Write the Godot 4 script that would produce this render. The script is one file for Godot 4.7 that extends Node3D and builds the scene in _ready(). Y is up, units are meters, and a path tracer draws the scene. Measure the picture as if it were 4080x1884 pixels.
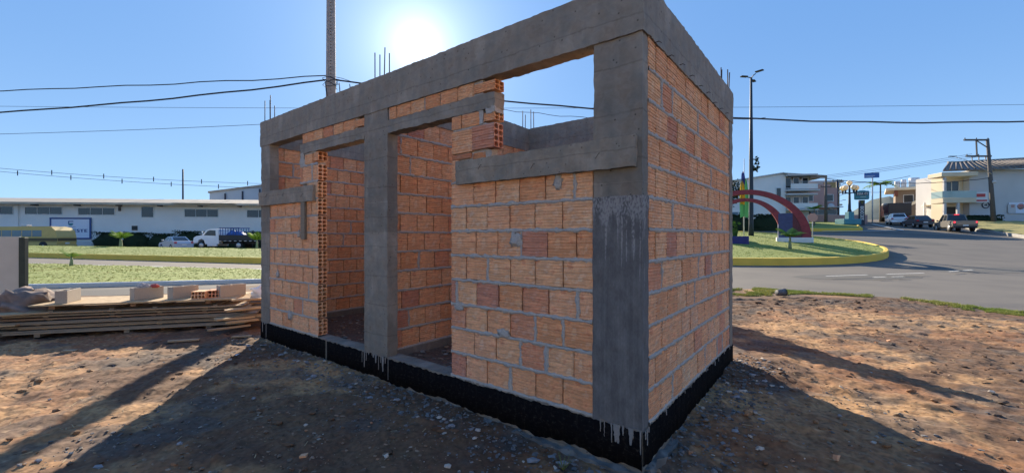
extends Node3D
# ------------------------------------------------------------------ state
var rng := RandomNumberGenerator.new()
var M := {}
var used := {}
var nz := FastNoiseLite.new()
var nf := FastNoiseLite.new()

func _ready():
	rng.seed = 11
	nz.seed = 3; nz.frequency = 1.0; nz.noise_type = FastNoiseLite.TYPE_SIMPLEX_SMOOTH; nz.fractal_octaves = 3
	nf.seed = 9; nf.frequency = 1.0; nf.noise_type = FastNoiseLite.TYPE_SIMPLEX_SMOOTH; nf.fractal_type = FastNoiseLite.FRACTAL_NONE
	# ---- camera
	var cam := Camera3D.new(); cam.name = "camera"; add_child(cam)
	cam.position = Vector3(0, 1.47, 0); cam.fov = 58.4; cam.far = 3000.0; cam.near = 0.05; cam.current = true
	# ---- sky
	var sd := Vector3(-0.2226, 0.451, -1.0).normalized()
	var sm := PanoramaSkyMaterial.new()
	sm.panorama = sky_image(sd)
	var sky := Sky.new(); sky.sky_material = sm
	var env := Environment.new()
	env.background_mode = Environment.BG_SKY; env.sky = sky
	env.tonemap_mode = Environment.TONE_MAPPER_LINEAR
	env.tonemap_exposure = 2.2
	env.sdfgi_enabled = true; env.ssao_enabled = true; env.ssil_enabled = true
	var we := WorldEnvironment.new(); we.name = "world_environment"; we.environment = env; add_child(we)
	# ---- sun: low, behind the hut and a little to the left
	var sun := DirectionalLight3D.new(); sun.name = "sun"; add_child(sun)
	sun.look_at_from_position(sd * 50.0, Vector3.ZERO, Vector3.UP)
	sun.light_energy = 1.6; sun.light_angular_distance = 0.5; sun.shadow_enabled = true
	sun.light_color = lin(1.0, 0.86, 0.66)
	# ---- build
	materials()
	terrain()
	lot()
	islands()
	hut()
	pile()
	near_things()
	left_side()
	right_side()
	cables()

# ------------------------------------------------------------------ helpers
func lin(r, g, b, a = 1.0) -> Color: return Color(r, g, b, a).linear_to_srgb()
func P(x, h, d) -> Vector3: return Vector3(x, h, -d)
func R(a, b) -> float: return rng.randf_range(a, b)

func numbered(n: String) -> String:
	if not used.has(n):
		used[n] = 0
		return n
	used[n] += 1
	return "%s_%03d" % [n, used[n]]

func begin(smooth := false) -> SurfaceTool:
	var st := SurfaceTool.new(); st.begin(Mesh.PRIMITIVE_TRIANGLES)
	st.set_smooth_group(0 if smooth else -1)
	return st

func fin(st: SurfaceTool) -> ArrayMesh:
	st.generate_normals()
	return st.commit()

func obj(called: String, what, mat: Material, parent: Node = null) -> MeshInstance3D:
	var o := MeshInstance3D.new()
	o.mesh = fin(what) if what is SurfaceTool else what
	o.material_override = mat
	if parent == null:
		o.name = numbered(called); add_child(o)
	else:
		o.name = called; parent.add_child(o, true)
	return o

func tag(o: Node, label: String, category: String, group := "", kind := "") -> Node:
	if label: o.set_meta("label", label)
	if category: o.set_meta("category", category)
	if group: o.set_meta("group", group)
	if kind: o.set_meta("kind", kind)
	return o

func thing(called: String, label: String, category: String, at := Vector3.ZERO, turn := 0.0, group := "") -> Node3D:
	var o := Node3D.new(); o.name = numbered(called); add_child(o)
	o.position = at; o.rotation.y = turn
	tag(o, label, category, group)
	return o

func struct(called: String, what, mat: Material) -> MeshInstance3D:
	var o := obj(called, what, mat)
	o.set_meta("kind", "structure")
	return o

func tri(st: SurfaceTool, a: Vector3, b: Vector3, c: Vector3):
	st.add_vertex(a); st.add_vertex(b); st.add_vertex(c)

func quad(st: SurfaceTool, a: Vector3, b: Vector3, c: Vector3, d: Vector3):
	tri(st, a, b, c); tri(st, a, c, d)

# a convex face turned outward from cen
func face(st: SurfaceTool, p: Array, cen: Vector3):
	var n: Vector3 = (p[1] - p[0]).cross(p[2] - p[0])
	var q: Array = p.duplicate()
	if n.dot((p[0] + p[1] + p[2]) / 3.0 - cen) > 0.0: q.reverse()
	for i in range(1, q.size() - 1): tri(st, q[0], q[i], q[i + 1])

func box(st: SurfaceTool, c: Vector3, s: Vector3, b := Basis()):
	var p := []
	for i in 8: p.append(c + b * Vector3(s.x * (0.5 if i & 1 else -0.5), s.y * (0.5 if i & 2 else -0.5), s.z * (0.5 if i & 4 else -0.5)))
	hexa(st, p)

# eight corners in bit order x,y,z
func hexa(st: SurfaceTool, p: Array):
	var c := Vector3.ZERO
	for v in p: c += v / 8.0
	for f in [[0, 1, 3, 2], [4, 5, 7, 6], [0, 1, 5, 4], [2, 3, 7, 6], [0, 2, 6, 4], [1, 3, 7, 5]]:
		face(st, [p[f[0]], p[f[1]], p[f[2]], p[f[3]]], c)

# bevelled box
func bbox(st: SurfaceTool, c: Vector3, s: Vector3, v: float, b := Basis()):
	var h := s * 0.5
	var pt = func(sx, sy, sz, ax):
		var q := Vector3(sx * (h.x - (0.0 if ax == 0 else v)), sy * (h.y - (0.0 if ax == 1 else v)), sz * (h.z - (0.0 if ax == 2 else v)))
		return c + b * q
	for a in [-1, 1]:
		face(st, [pt.call(a, -1, -1, 0), pt.call(a, 1, -1, 0), pt.call(a, 1, 1, 0), pt.call(a, -1, 1, 0)], c)
		face(st, [pt.call(-1, a, -1, 1), pt.call(1, a, -1, 1), pt.call(1, a, 1, 1), pt.call(-1, a, 1, 1)], c)
		face(st, [pt.call(-1, -1, a, 2), pt.call(1, -1, a, 2), pt.call(1, 1, a, 2), pt.call(-1, 1, a, 2)], c)
		for e in [-1, 1]:
			face(st, [pt.call(a, e, -1, 0), pt.call(a, e, 1, 0), pt.call(a, e, 1, 1), pt.call(a, e, -1, 1)], c)
			face(st, [pt.call(-1, a, e, 1), pt.call(1, a, e, 1), pt.call(1, a, e, 2), pt.call(-1, a, e, 2)], c)
			face(st, [pt.call(a, -1, e, 0), pt.call(a, 1, e, 0), pt.call(a, 1, e, 2), pt.call(a, -1, e, 2)], c)
			for g in [-1, 1]:
				face(st, [pt.call(a, e, g, 0), pt.call(a, e, g, 1), pt.call(a, e, g, 2)], c)

func tube(st: SurfaceTool, pts: Array, r, sides := 8, caps := true):
	var rings := []
	for i in pts.size():
		var t: Vector3 = (pts[mini(i + 1, pts.size() - 1)] - pts[maxi(i - 1, 0)]).normalized()
		var u := t.cross(Vector3.UP if absf(t.y) < 0.9 else Vector3.RIGHT).normalized()
		var w := t.cross(u)
		var rr: float = r[i] if r is Array else r
		var ring := []
		for k in sides:
			var a := TAU * k / sides
			ring.append(pts[i] + (u * cos(a) + w * sin(a)) * rr)
		rings.append(ring)
	for i in pts.size() - 1:
		var cen: Vector3 = (pts[i] + pts[i + 1]) * 0.5
		for k in sides:
			var k2 := (k + 1) % sides
			face(st, [rings[i][k], rings[i][k2], rings[i + 1][k2], rings[i + 1][k]], cen)
	if caps:
		face(st, rings[0], (pts[0] + pts[1]) * 0.5)
		face(st, rings[-1], (pts[-1] + pts[-2]) * 0.5)

# polygon in the xy plane pulled from z0 to z1
func ext(st: SurfaceTool, poly: PackedVector2Array, z0: float, z1: float, xf := Transform3D()):
	var p := poly.duplicate()
	if Geometry2D.is_polygon_clockwise(p): p.reverse()
	var t := Geometry2D.triangulate_polygon(p)
	for i in range(0, t.size(), 3):
		var a := p[t[i]]; var b := p[t[i + 1]]; var c := p[t[i + 2]]
		if (b - a).cross(c - a) < 0.0:
			var s := b; b = c; c = s
		tri(st, xf * Vector3(a.x, a.y, z1), xf * Vector3(c.x, c.y, z1), xf * Vector3(b.x, b.y, z1))
		tri(st, xf * Vector3(a.x, a.y, z0), xf * Vector3(b.x, b.y, z0), xf * Vector3(c.x, c.y, z0))
	for i in p.size():
		var a := p[i]; var b := p[(i + 1) % p.size()]
		quad(st, xf * Vector3(a.x, a.y, z1), xf * Vector3(b.x, b.y, z1), xf * Vector3(b.x, b.y, z0), xf * Vector3(a.x, a.y, z0))

# box of rough cast concrete: faces cut into cells and pushed about by noise
func rbox(st: SurfaceTool, lo: Vector3, hi: Vector3, cell := 0.06, amp := 0.004, freq := 9.0):
	var s := hi - lo
	for ax in 3:
		var a1 := (ax + 1) % 3; var a2 := (ax + 2) % 3
		var n1 := maxi(1, int(ceil(s[a1] / cell))); var n2 := maxi(1, int(ceil(s[a2] / cell)))
		for side in 2:
			st.set_smooth_group(ax * 2 + side + 1)
			var g := []
			for i in n1 + 1:
				var row := []
				for j in n2 + 1:
					var v := Vector3.ZERO
					v[ax] = hi[ax] if side else lo[ax]
					v[a1] = lo[a1] + s[a1] * i / n1
					v[a2] = lo[a2] + s[a2] * j / n2
					v += rough(v, amp, freq)
					row.append(v)
				g.append(row)
			for i in n1:
				for j in n2:
					if side: quad(st, g[i][j], g[i][j + 1], g[i + 1][j + 1], g[i + 1][j])
					else: quad(st, g[i][j], g[i + 1][j], g[i + 1][j + 1], g[i][j + 1])

func rough(v: Vector3, amp: float, freq: float) -> Vector3:
	var q := v * freq
	return Vector3(nz.get_noise_3dv(q), nz.get_noise_3dv(q + Vector3(31, 7, 3)), nz.get_noise_3dv(q + Vector3(5, 53, 17))) * amp * 1.6

# clear evening air: deep blue overhead, pale at the skyline, bright round the sun
func sky_image(sd: Vector3) -> ImageTexture:
	var w := 640; var h := 320
	var out := PackedFloat32Array(); out.resize(w * h * 3)
	for j in h:
		var el := PI * (0.5 - (j + 0.5) / h)
		var y := sin(el)
		var t := pow(1.0 - maxf(y, 0.0), 5.0)
		var r := lerpf(0.066, 0.25, t); var g := lerpf(0.160, 0.40, t); var b := lerpf(0.355, 0.56, t)
		if y < 0.0:
			var k := smoothstep(0.0, 0.15, -y)
			r = lerpf(r, 0.16, k); g = lerpf(g, 0.13, k); b = lerpf(b, 0.10, k)
		for i in w:
			var az := TAU * (i + 0.5) / w
			var dir := Vector3(sin(az) * cos(el), y, -cos(az) * cos(el))
			var th := rad_to_deg(acos(clampf(dir.dot(sd), -1.0, 1.0)))
			var n := 0.55 * exp(-th / 2.8) + 0.17 * exp(-th / 7.5); var m := exp(-th / 21.0)
			if y < 0.0:
				var k := exp(y * 30.0)
				n *= k; m *= k
			var q := (j * w + i) * 3
			out[q] = r + n * 0.95 + m * 0.085
			out[q + 1] = g + n * 0.95 + m * 0.11
			out[q + 2] = b + n * 0.9 + m * 0.13
	return ImageTexture.create_from_image(Image.create_from_data(w, h, false, Image.FORMAT_RGBF, out.to_byte_array()))

# ------------------------------------------------------------------ textures and materials
func ntex(sd: int, freq: float, stops: Array, oct := 4, size := 512, type := FastNoiseLite.TYPE_SIMPLEX_SMOOTH) -> NoiseTexture2D:
	var n := FastNoiseLite.new(); n.seed = sd; n.frequency = freq; n.noise_type = type; n.fractal_octaves = oct
	var t := NoiseTexture2D.new(); t.width = size; t.height = size; t.seamless = true; t.noise = n; t.normalize = true
	var g := Gradient.new()
	var off := PackedFloat32Array(); var col := PackedColorArray()
	for s in stops:
		off.append(s[0]); col.append(lin(s[1], s[2], s[3]))
	g.offsets = off; g.colors = col
	t.color_ramp = g
	return t

func mk(key: String, c: Color, rough_: float, tex: Texture2D = null, scale := 1.0, bump: Texture2D = null, bs := 0.0, world := true, metal := 0.0) -> StandardMaterial3D:
	var m := StandardMaterial3D.new()
	m.resource_name = key
	m.albedo_color = c; m.roughness = rough_; m.metallic = metal
	if tex or bump:
		m.uv1_triplanar = true; m.uv1_world_triplanar = world; m.uv1_scale = Vector3.ONE * scale
		if tex: m.albedo_texture = tex
		if bump:
			m.heightmap_enabled = true; m.heightmap_texture = bump; m.heightmap_scale = bs
	M[key] = m
	return m

# cast concrete: mottled, with streaks run down it and pale bloom
func concrete_image(sd: int, bloom: float, streak: float) -> ImageTexture:
	var n := 512
	var a := FastNoiseLite.new(); a.seed = sd; a.frequency = 0.008; a.fractal_octaves = 5
	var b := FastNoiseLite.new(); b.seed = sd + 1; b.frequency = 0.02; b.fractal_octaves = 4
	var ia := a.get_seamless_image(n, n).get_data()
	var ib := b.get_seamless_image(n, n).get_data()
	var sa := a.get_seamless_image(n, 32)
	sa.resize(n, n, Image.INTERPOLATE_CUBIC)
	# long vertical streaks: noise squeezed sideways
	var c := FastNoiseLite.new(); c.seed = sd + 2; c.frequency = 0.03; c.fractal_octaves = 3
	var si := c.get_seamless_image(n, 64); si.resize(n, n, Image.INTERPOLATE_CUBIC)
	var isr := si.get_data()
	var out := PackedByteArray(); out.resize(n * n * 3)
	for i in n * n:
		var x := ia[i] / 255.0; var y := ib[i] / 255.0; var z := isr[i] / 255.0
		var v := 0.77 + (x - 0.5) * 0.20 + (y - 0.5) * 0.14 + (z - 0.5) * streak
		var w := smoothstep(0.66, 0.74, x * 0.7 + z * 0.3) * bloom * (0.4 + y * 0.9)
		v = lerpf(v, 0.97, clampf(w, 0.0, 0.8))
		var py_ := i / n; var px_ := i % n
		# shutter-board lines, blow holes and stains with edges of their own
		var bd := absf(fposmod(py_ + 6.0 * (x - 0.5), 85.0) - 42.0)
		if bd < 1.6: v -= 0.10 * (0.3 + y)
		v += 0.045 * ((int(floor((py_ + 6.0 * (x - 0.5)) / 85.0)) * 7919) % 5 - 2) * 0.5
		v -= 0.055 * smoothstep(0.58, 0.65, y * 0.75 + x * 0.25)
		v += 0.06 * smoothstep(0.60, 0.67, 1.0 - (y * 0.35 + x * 0.65))
		var hv := hash(Vector2i(px_ / 3, py_ / 3)) % 1000
		if hv < 5: v -= 0.26
		var warm := (y - 0.5) * 0.06
		out[i * 3] = clampi(int((v + warm) * 255.0), 0, 255)
		out[i * 3 + 1] = clampi(int(v * 255.0), 0, 255)
		out[i * 3 + 2] = clampi(int((v - warm * 0.8) * 255.0), 0, 255)
	return ImageTexture.create_from_image(Image.create_from_data(n, n, false, Image.FORMAT_RGB8, out))

func materials():
	var fine := ntex(1, 0.05, [[0.0, 0.62, 0.62, 0.62], [1.0, 1, 1, 1]])
	var patch := ntex(2, 0.012, [[0.0, 0.55, 0.55, 0.55], [0.5, 0.8, 0.8, 0.8], [1.0, 1, 1, 1]], 5)
	var bump := ntex(4, 0.06, [[0.0, 0, 0, 0], [1.0, 1, 1, 1]], 4)
	var coarse := ntex(5, 0.02, [[0.0, 0, 0, 0], [1.0, 1, 1, 1]], 5)
	var soft := ntex(6, 0.006, [[0.0, 0.86, 0.86, 0.85], [1.0, 1, 1, 1]], 6)
	# clay: streaked along the block
	var clay := clay_image()
	var tones := [[0.79, 0.425, 0.245], [0.81, 0.475, 0.285], [0.75, 0.375, 0.20], [0.70, 0.335, 0.205], [0.60, 0.285, 0.20], [0.81, 0.46, 0.285]]
	for i in tones.size():
		var m := mk("clay%d" % i, lin(tones[i][0], tones[i][1], tones[i][2]), 0.9)
		m.albedo_texture = clay
		m.heightmap_enabled = true; m.heightmap_texture = bump; m.heightmap_scale = 0.06
	mk("clay_plain", lin(0.76, 0.42, 0.235), 0.9, patch, 1.5, bump, 0.2)
	mk("mortar", lin(0.47, 0.45, 0.42), 0.95, fine, 2.2, bump, 0.5)
	var c1 := concrete_image(21, 0.30, 0.08)
	var c2 := concrete_image(34, 0.8, 0.26)
	mk("concrete", lin(0.38, 0.34, 0.285), 0.9, c1, 0.55, bump, 0.25, false)
	mk("concrete_brown", lin(0.42, 0.37, 0.30), 0.92, c1, 0.7, bump, 0.3, false)
	mk("concrete_dark", lin(0.25, 0.245, 0.235), 0.85, c2, 0.42, bump, 0.12, false)
	var cp_ := mk("concrete_bloom", lin(0.255, 0.245, 0.23), 0.85, bloom_image(), 1.0, null, 0.0, false)
	cp_.uv1_scale = Vector3(2.6, 1.0 / 1.5, 2.6); cp_.uv1_offset = Vector3(0.0, -0.157, 0.0)
	mk("bitumen", lin(0.05, 0.047, 0.045), 0.9, ntex(17, 0.035, [[0.0, 0.10, 0.10, 0.13], [0.66, 0.14, 0.14, 0.16], [0.74, 0.42, 0.38, 0.35], [1.0, 1, 0.9, 0.8]], 5), 1.6, bump, 0.4)
	M.bitumen.metallic_specular = 0.12
	mk("slurry", lin(0.26, 0.255, 0.25), 0.9, fine, 4.0)
	mk("rebar", lin(0.07, 0.045, 0.035), 0.7, fine, 6.0)
	var soil := ntex(7, 0.03, [[0.0, 0.38, 0.34, 0.31], [0.42, 0.74, 0.70, 0.66], [0.7, 0.95, 0.93, 0.90], [1.0, 1, 1, 1]], 6, 1024)
	var sm := mk("soil", Color.WHITE, 0.97, soil, 0.55, coarse, 1.2)
	sm.vertex_color_use_as_albedo = true
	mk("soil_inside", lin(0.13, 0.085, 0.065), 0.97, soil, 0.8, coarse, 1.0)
	var st := mk("stone", Color.WHITE, 0.9, fine, 6.0)
	st.vertex_color_use_as_albedo = true
	mk("stone_grey", lin(0.30, 0.29, 0.30), 0.9, fine, 5.0)
	mk("stone_pale", lin(0.50, 0.44, 0.38), 0.9, fine, 5.0)
	var asp := ntex(8, 0.09, [[0.0, 0.6, 0.6, 0.6], [0.6, 0.85, 0.85, 0.85], [1.0, 1, 1, 1]], 3)
	mk("asphalt", lin(0.135, 0.122, 0.107), 0.9, ntex(12, 0.004, [[0.0, 0.68, 0.67, 0.68], [0.5, 0.86, 0.85, 0.84], [1.0, 1, 0.97, 0.92]], 7, 1024), 0.09, bump, 0.4)
	mk("asphalt_patch", lin(0.10, 0.096, 0.088), 0.9, asp, 0.6, bump, 0.5)
	var turf := ntex(13, 0.018, [[0.0, 0.45, 0.5, 0.3], [0.4, 0.75, 0.8, 0.6], [0.7, 0.95, 0.95, 0.9], [1.0, 1.0, 0.9, 0.7]], 6, 1024)
	mk("turf", lin(0.235, 0.275, 0.06), 0.95, turf, 0.25, coarse, 2.0)
	mk("turf_dry", lin(0.38, 0.31, 0.12), 0.95, turf, 0.3, coarse, 2.0)
	var bl := mk("blade", Color.WHITE, 0.8); bl.vertex_color_use_as_albedo = true
	bl.backlight_enabled = true; bl.backlight = lin(0.20, 0.22, 0.05)
	mk("kerb_yellow", lin(0.85, 0.55, 0.08), 0.8, soft, 0.4, bump, 0.3)
	mk("kerb_white", lin(0.62, 0.61, 0.57), 0.85, soft, 0.5, bump, 0.3)
	mk("kerb_grey", lin(0.40, 0.385, 0.36), 0.9, patch, 0.5, bump, 0.3)
	mk("paint_white", lin(0.62, 0.61, 0.57), 0.8, soft, 0.6)
	# timber
	var grain := ntex(15, 0.02, [[0.0, 0.55, 0.5, 0.45], [0.5, 0.8, 0.78, 0.75], [1.0, 1, 1, 1]], 5)
	var tw := [[0.42, 0.31, 0.20], [0.33, 0.27, 0.20], [0.36, 0.22, 0.13], [0.26, 0.22, 0.17], [0.50, 0.37, 0.22]]
	for i in tw.size():
		var m := mk("timber%d" % i, lin(tw[i][0], tw[i][1], tw[i][2]), 0.85, grain, 1.0, bump, 0.2, true)
		m.uv1_scale = Vector3(0.5, 9.0, 0.5)
	mk("plywood", lin(0.55, 0.40, 0.23), 0.8, grain, 0.8, bump, 0.1)
	mk("block", lin(0.46, 0.41, 0.345), 0.95, fine, 3.0, bump, 0.5)
	mk("rag", lin(0.5, 0.46, 0.44), 0.95, patch, 3.0)
	mk("red_rag", lin(0.4, 0.08, 0.07), 0.95)
	mk("tarp", lin(0.24, 0.175, 0.145), 0.85, patch, 1.2)
	mk("tarp_grey", lin(0.14, 0.14, 0.15), 0.7, patch, 1.2)
	var pl := mk("plastic", lin(0.85, 0.85, 0.85), 0.35); pl.backlight_enabled = true; pl.backlight = lin(0.5, 0.5, 0.5)
	mk("panel", lin(0.52, 0.49, 0.42), 0.85, soft, 0.8)
	mk("dark_green", lin(0.035, 0.05, 0.035), 0.7, patch, 1.0)
	# buildings
	mk("white_wall", lin(0.86, 0.835, 0.79), 0.9, soft, 0.07)
	mk("wall_grey", lin(0.60, 0.58, 0.56), 0.9, soft, 0.08)
	mk("wall_brown", lin(0.26, 0.20, 0.15), 0.9, soft, 0.08)
	mk("wall_pink", lin(0.52, 0.31, 0.27), 0.9, soft, 0.08)
	mk("wall_ochre", lin(0.42, 0.30, 0.13), 0.9, soft, 0.08)
	mk("wall_cream", lin(0.72, 0.62, 0.45), 0.9, soft, 0.08)
	mk("blue_steel", lin(0.38, 0.45, 0.52), 0.6, soft, 0.05)
	mk("roof_grey", lin(0.40, 0.36, 0.30), 0.8, patch, 0.1)
	mk("roof_pale", lin(0.62, 0.53, 0.40), 0.8, patch, 0.1)
	mk("roof_tile", lin(0.24, 0.21, 0.19), 0.85, patch, 0.3)
	var gl := mk("glass_dark", lin(0.018, 0.022, 0.028), 0.08); gl.metallic_specular = 0.6
	mk("glass_blue", lin(0.10, 0.17, 0.22), 0.06)
	mk("glass_green", lin(0.36, 0.47, 0.45), 0.1)
	mk("dark", lin(0.02, 0.02, 0.022), 0.7)
	mk("charcoal", lin(0.05, 0.048, 0.045), 0.8)  # plain dark grey for shutters, doors, lamp heads and truck parts
	mk("frame_white", lin(0.7, 0.7, 0.68), 0.6)
	mk("sign_blue", lin(0.03, 0.07, 0.22), 0.5)
	mk("sign_white", lin(0.72, 0.74, 0.82), 0.5)
	mk("sign_teal", lin(0.06, 0.24, 0.29), 0.5)
	mk("sign_navy", lin(0.02, 0.03, 0.05), 0.5)
	mk("sign_red", lin(0.5, 0.05, 0.05), 0.5)
	mk("banner_blue", lin(0.05, 0.15, 0.42), 0.6)
	mk("yellow_paint", lin(0.60, 0.42, 0.14), 0.45, soft, 0.4)
	mk("band_brown", lin(0.10, 0.07, 0.03), 0.6)
	var cp := [["car_silver", 0.42, 0.46, 0.54], ["car_white", 0.75, 0.76, 0.78], ["car_grey", 0.16, 0.145, 0.125], ["car_navy", 0.03, 0.037, 0.05], ["truck_dark", 0.030, 0.026, 0.028]]
	for a in cp:
		var m := mk(a[0], lin(a[1], a[2], a[3]), 0.35)
		m.clearcoat_enabled = true; m.clearcoat = 0.6; m.clearcoat_roughness = 0.1
	mk("tyre", lin(0.018, 0.018, 0.018), 0.85)
	mk("rim", lin(0.5, 0.5, 0.5), 0.35, null, 1.0, null, 0.0, true, 0.6)
	mk("lens_red", lin(0.45, 0.02, 0.025), 0.25)
	var br := mk("brake_light", lin(0.6, 0.02, 0.03), 0.25)
	br.emission_enabled = true; br.emission = lin(1.0, 0.05, 0.08); br.emission_energy_multiplier = 0.7
	mk("tarp_blue", lin(0.03, 0.12, 0.42), 0.6, patch, 1.0)
	mk("pole_concrete", lin(0.40, 0.375, 0.35), 0.9, patch, 0.8, bump, 0.2)
	mk("pole_dark", lin(0.02, 0.028, 0.05), 0.6)
	mk("pole_green", lin(0.012, 0.028, 0.045), 0.6)
	mk("wood_pole", lin(0.15, 0.135, 0.125), 0.9, patch, 0.5)
	mk("cable", lin(0.012, 0.013, 0.02), 0.7)
	mk("red_arch", lin(0.30, 0.035, 0.05), 0.6, patch, 0.4)
	mk("mural_blue", lin(0.055, 0.075, 0.20), 0.6, patch, 0.5)
	mk("mural_rust", lin(0.23, 0.06, 0.025), 0.6, patch, 0.7)
	mk("mural_maroon", lin(0.14, 0.025, 0.04), 0.6, patch, 0.7)
	mk("planter_blue", lin(0.025, 0.03, 0.20), 0.6, patch, 0.5)
	for fm in [["flag_green", 0.05, 0.24, 0.10], ["flag_yellow", 0.70, 0.48, 0.03], ["flag_navy", 0.03, 0.05, 0.20]]:
		var fx := mk(fm[0], lin(fm[1], fm[2], fm[3]), 0.85); fx.backlight_enabled = true; fx.backlight = lin(fm[1] * 0.3, fm[2] * 0.3, fm[3] * 0.3)
	var gb := mk("globe", lin(0.85, 0.78, 0.58), 0.4); gb.backlight_enabled = true; gb.backlight = lin(0.8, 0.65, 0.4)
	mk("trunk", lin(0.26, 0.22, 0.16), 0.9, patch, 3.0)
	mk("palm_stem", lin(0.28, 0.32, 0.17), 0.7, patch, 3.0)
	var lf := [["leaf_light", 0.17, 0.27, 0.05], ["leaf_mid", 0.075, 0.14, 0.03], ["leaf_dark", 0.022, 0.036, 0.018], ["leaf_olive", 0.13, 0.14, 0.045]]
	for a in lf:
		var m := mk(a[0], lin(a[1], a[2], a[3]), 0.7)
		m.metallic_specular = 0.2
		if a[0] != "leaf_dark": m.backlight_enabled = true; m.backlight = lin(a[1] * 0.8, a[2] * 0.8, a[3] * 0.5)
	mk("hill", lin(0.10, 0.13, 0.12), 1.0, patch, 0.01)
	mk("tank", lin(0.62, 0.62, 0.62), 0.6)
	mk("hall_earth", lin(0.24, 0.19, 0.12), 0.95, patch, 0.02)

# lime bloom: pale crust under the pour line that has run down in streaks
func bloom_image() -> ImageTexture:
	var w := 256; var h := 512
	var a := FastNoiseLite.new(); a.seed = 91; a.frequency = 0.014; a.fractal_octaves = 5
	var c := FastNoiseLite.new(); c.seed = 92; c.frequency = 0.045; c.fractal_octaves = 3
	var out := PackedByteArray(); out.resize(w * h * 3)
	for y in h:
		for x in w:
			var m := a.get_noise_2d(x, y); var s := c.get_noise_2d(x, y * 0.05); var f := c.get_noise_2d(x * 2.0, y * 2.0 + 300.0)
			var v := 0.72 + m * 0.12 + s * 0.07 + f * 0.05
			var dn := float(y) / h
			var reach := 0.10 + maxf(0.0, s) * 0.55 + m * 0.085
			var k := smoothstep(reach + 0.04, reach - 0.04, dn) * clampf(0.75 + f * 1.6 + m * 1.0, 0.0, 1.0)
			v = lerpf(v, 1.0, k)
			var o := (y * w + x) * 3
			out[o] = clampi(int(v * 250.0), 0, 255); out[o + 1] = clampi(int(v * 252.0), 0, 255); out[o + 2] = clampi(int((v + 0.015) * 255.0), 0, 255)
	return ImageTexture.create_from_image(Image.create_from_data(w, h, false, Image.FORMAT_RGB8, out))

func clay_image() -> ImageTexture:
	var n := 512
	var a := FastNoiseLite.new(); a.seed = 77; a.frequency = 0.012; a.fractal_octaves = 5
	var c := FastNoiseLite.new(); c.seed = 78; c.frequency = 0.05; c.fractal_octaves = 3
	var ia := a.get_seamless_image(n, n).get_data()
	var si := c.get_seamless_image(64, n); si.resize(n, n, Image.INTERPOLATE_CUBIC)
	var isr := si.get_data()
	var ic := c.get_seamless_image(n, n).get_data()
	var out := PackedByteArray(); out.resize(n * n * 3)
	for i in n * n:
		var x := ia[i] / 255.0; var s := isr[i] / 255.0; var f := ic[i] / 255.0
		var v := 0.92 + (x - 0.5) * 0.20 + (s - 0.5) * 0.15 + (f - 0.5) * 0.08
		var burnt := smoothstep(0.66, 0.80, x) * 0.16
		var pale := smoothstep(0.62, 0.8, 1.0 - x) * 0.25
		out[i * 3] = clampi(int((v - burnt * 0.6 + pale * 0.3) * 255.0), 0, 255)
		out[i * 3 + 1] = clampi(int((v - burnt + pale * 0.6) * 250.0), 0, 255)
		out[i * 3 + 2] = clampi(int((v - burnt + pale) * 240.0), 0, 255)
	return ImageTexture.create_from_image(Image.create_from_data(n, n, false, Image.FORMAT_RGB8, out))

# ------------------------------------------------------------------ land
func gh(x: float, d: float) -> float:
	var k := 0.085 * smoothstep(-8.0, 14.0, x)
	var r := d - 17.0
	if r <= 0.0: r = 0.0
	elif r < 8.0: r = r * r / 16.0
	else: r = r - 4.0
	if d > 75.0: r -= (d - 75.0) * 0.95
	return k * r

# a sheet over a polygon (x,d) cut into square cells that follow the land
func sheet(poly: PackedVector2Array, cell: float, hf: Callable, hole := Rect2()) -> SurfaceTool:
	var st := begin(true)
	var r := Rect2(poly[0], Vector2.ZERO)
	for p in poly: r = r.expand(p)
	var i0 := int(floor(r.position.x / cell)); var i1 := int(ceil(r.end.x / cell))
	var j0 := int(floor(r.position.y / cell)); var j1 := int(ceil(r.end.y / cell))
	for i in range(i0, i1):
		for j in range(j0, j1):
			var c := Rect2(i * cell, j * cell, cell, cell)
			if hole.has_area() and hole.encloses(c.grow(-0.001)): continue
			var q := PackedVector2Array([c.position, Vector2(c.end.x, c.position.y), c.end, Vector2(c.position.x, c.end.y)])
			for part in Geometry2D.intersect_polygons(q, poly):
				var t := Geometry2D.triangulate_polygon(part)
				for k in range(0, t.size(), 3):
					var v := []
					for e in 3:
						var p: Vector2 = part[t[k + e]]
						v.append(P(p.x, hf.call(p.x, p.y), p.y))
					face(st, v, v[0] - Vector3(0, 10, 0))
	return st

func smooth_poly(p: PackedVector2Array, n := 6) -> PackedVector2Array:
	var out := PackedVector2Array()
	var m := p.size()
	for i in m:
		for k in n:
			out.append(p[i].cubic_interpolate(p[(i + 1) % m], p[(i - 1 + m) % m], p[(i + 2) % m], float(k) / n))
	return out

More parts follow.
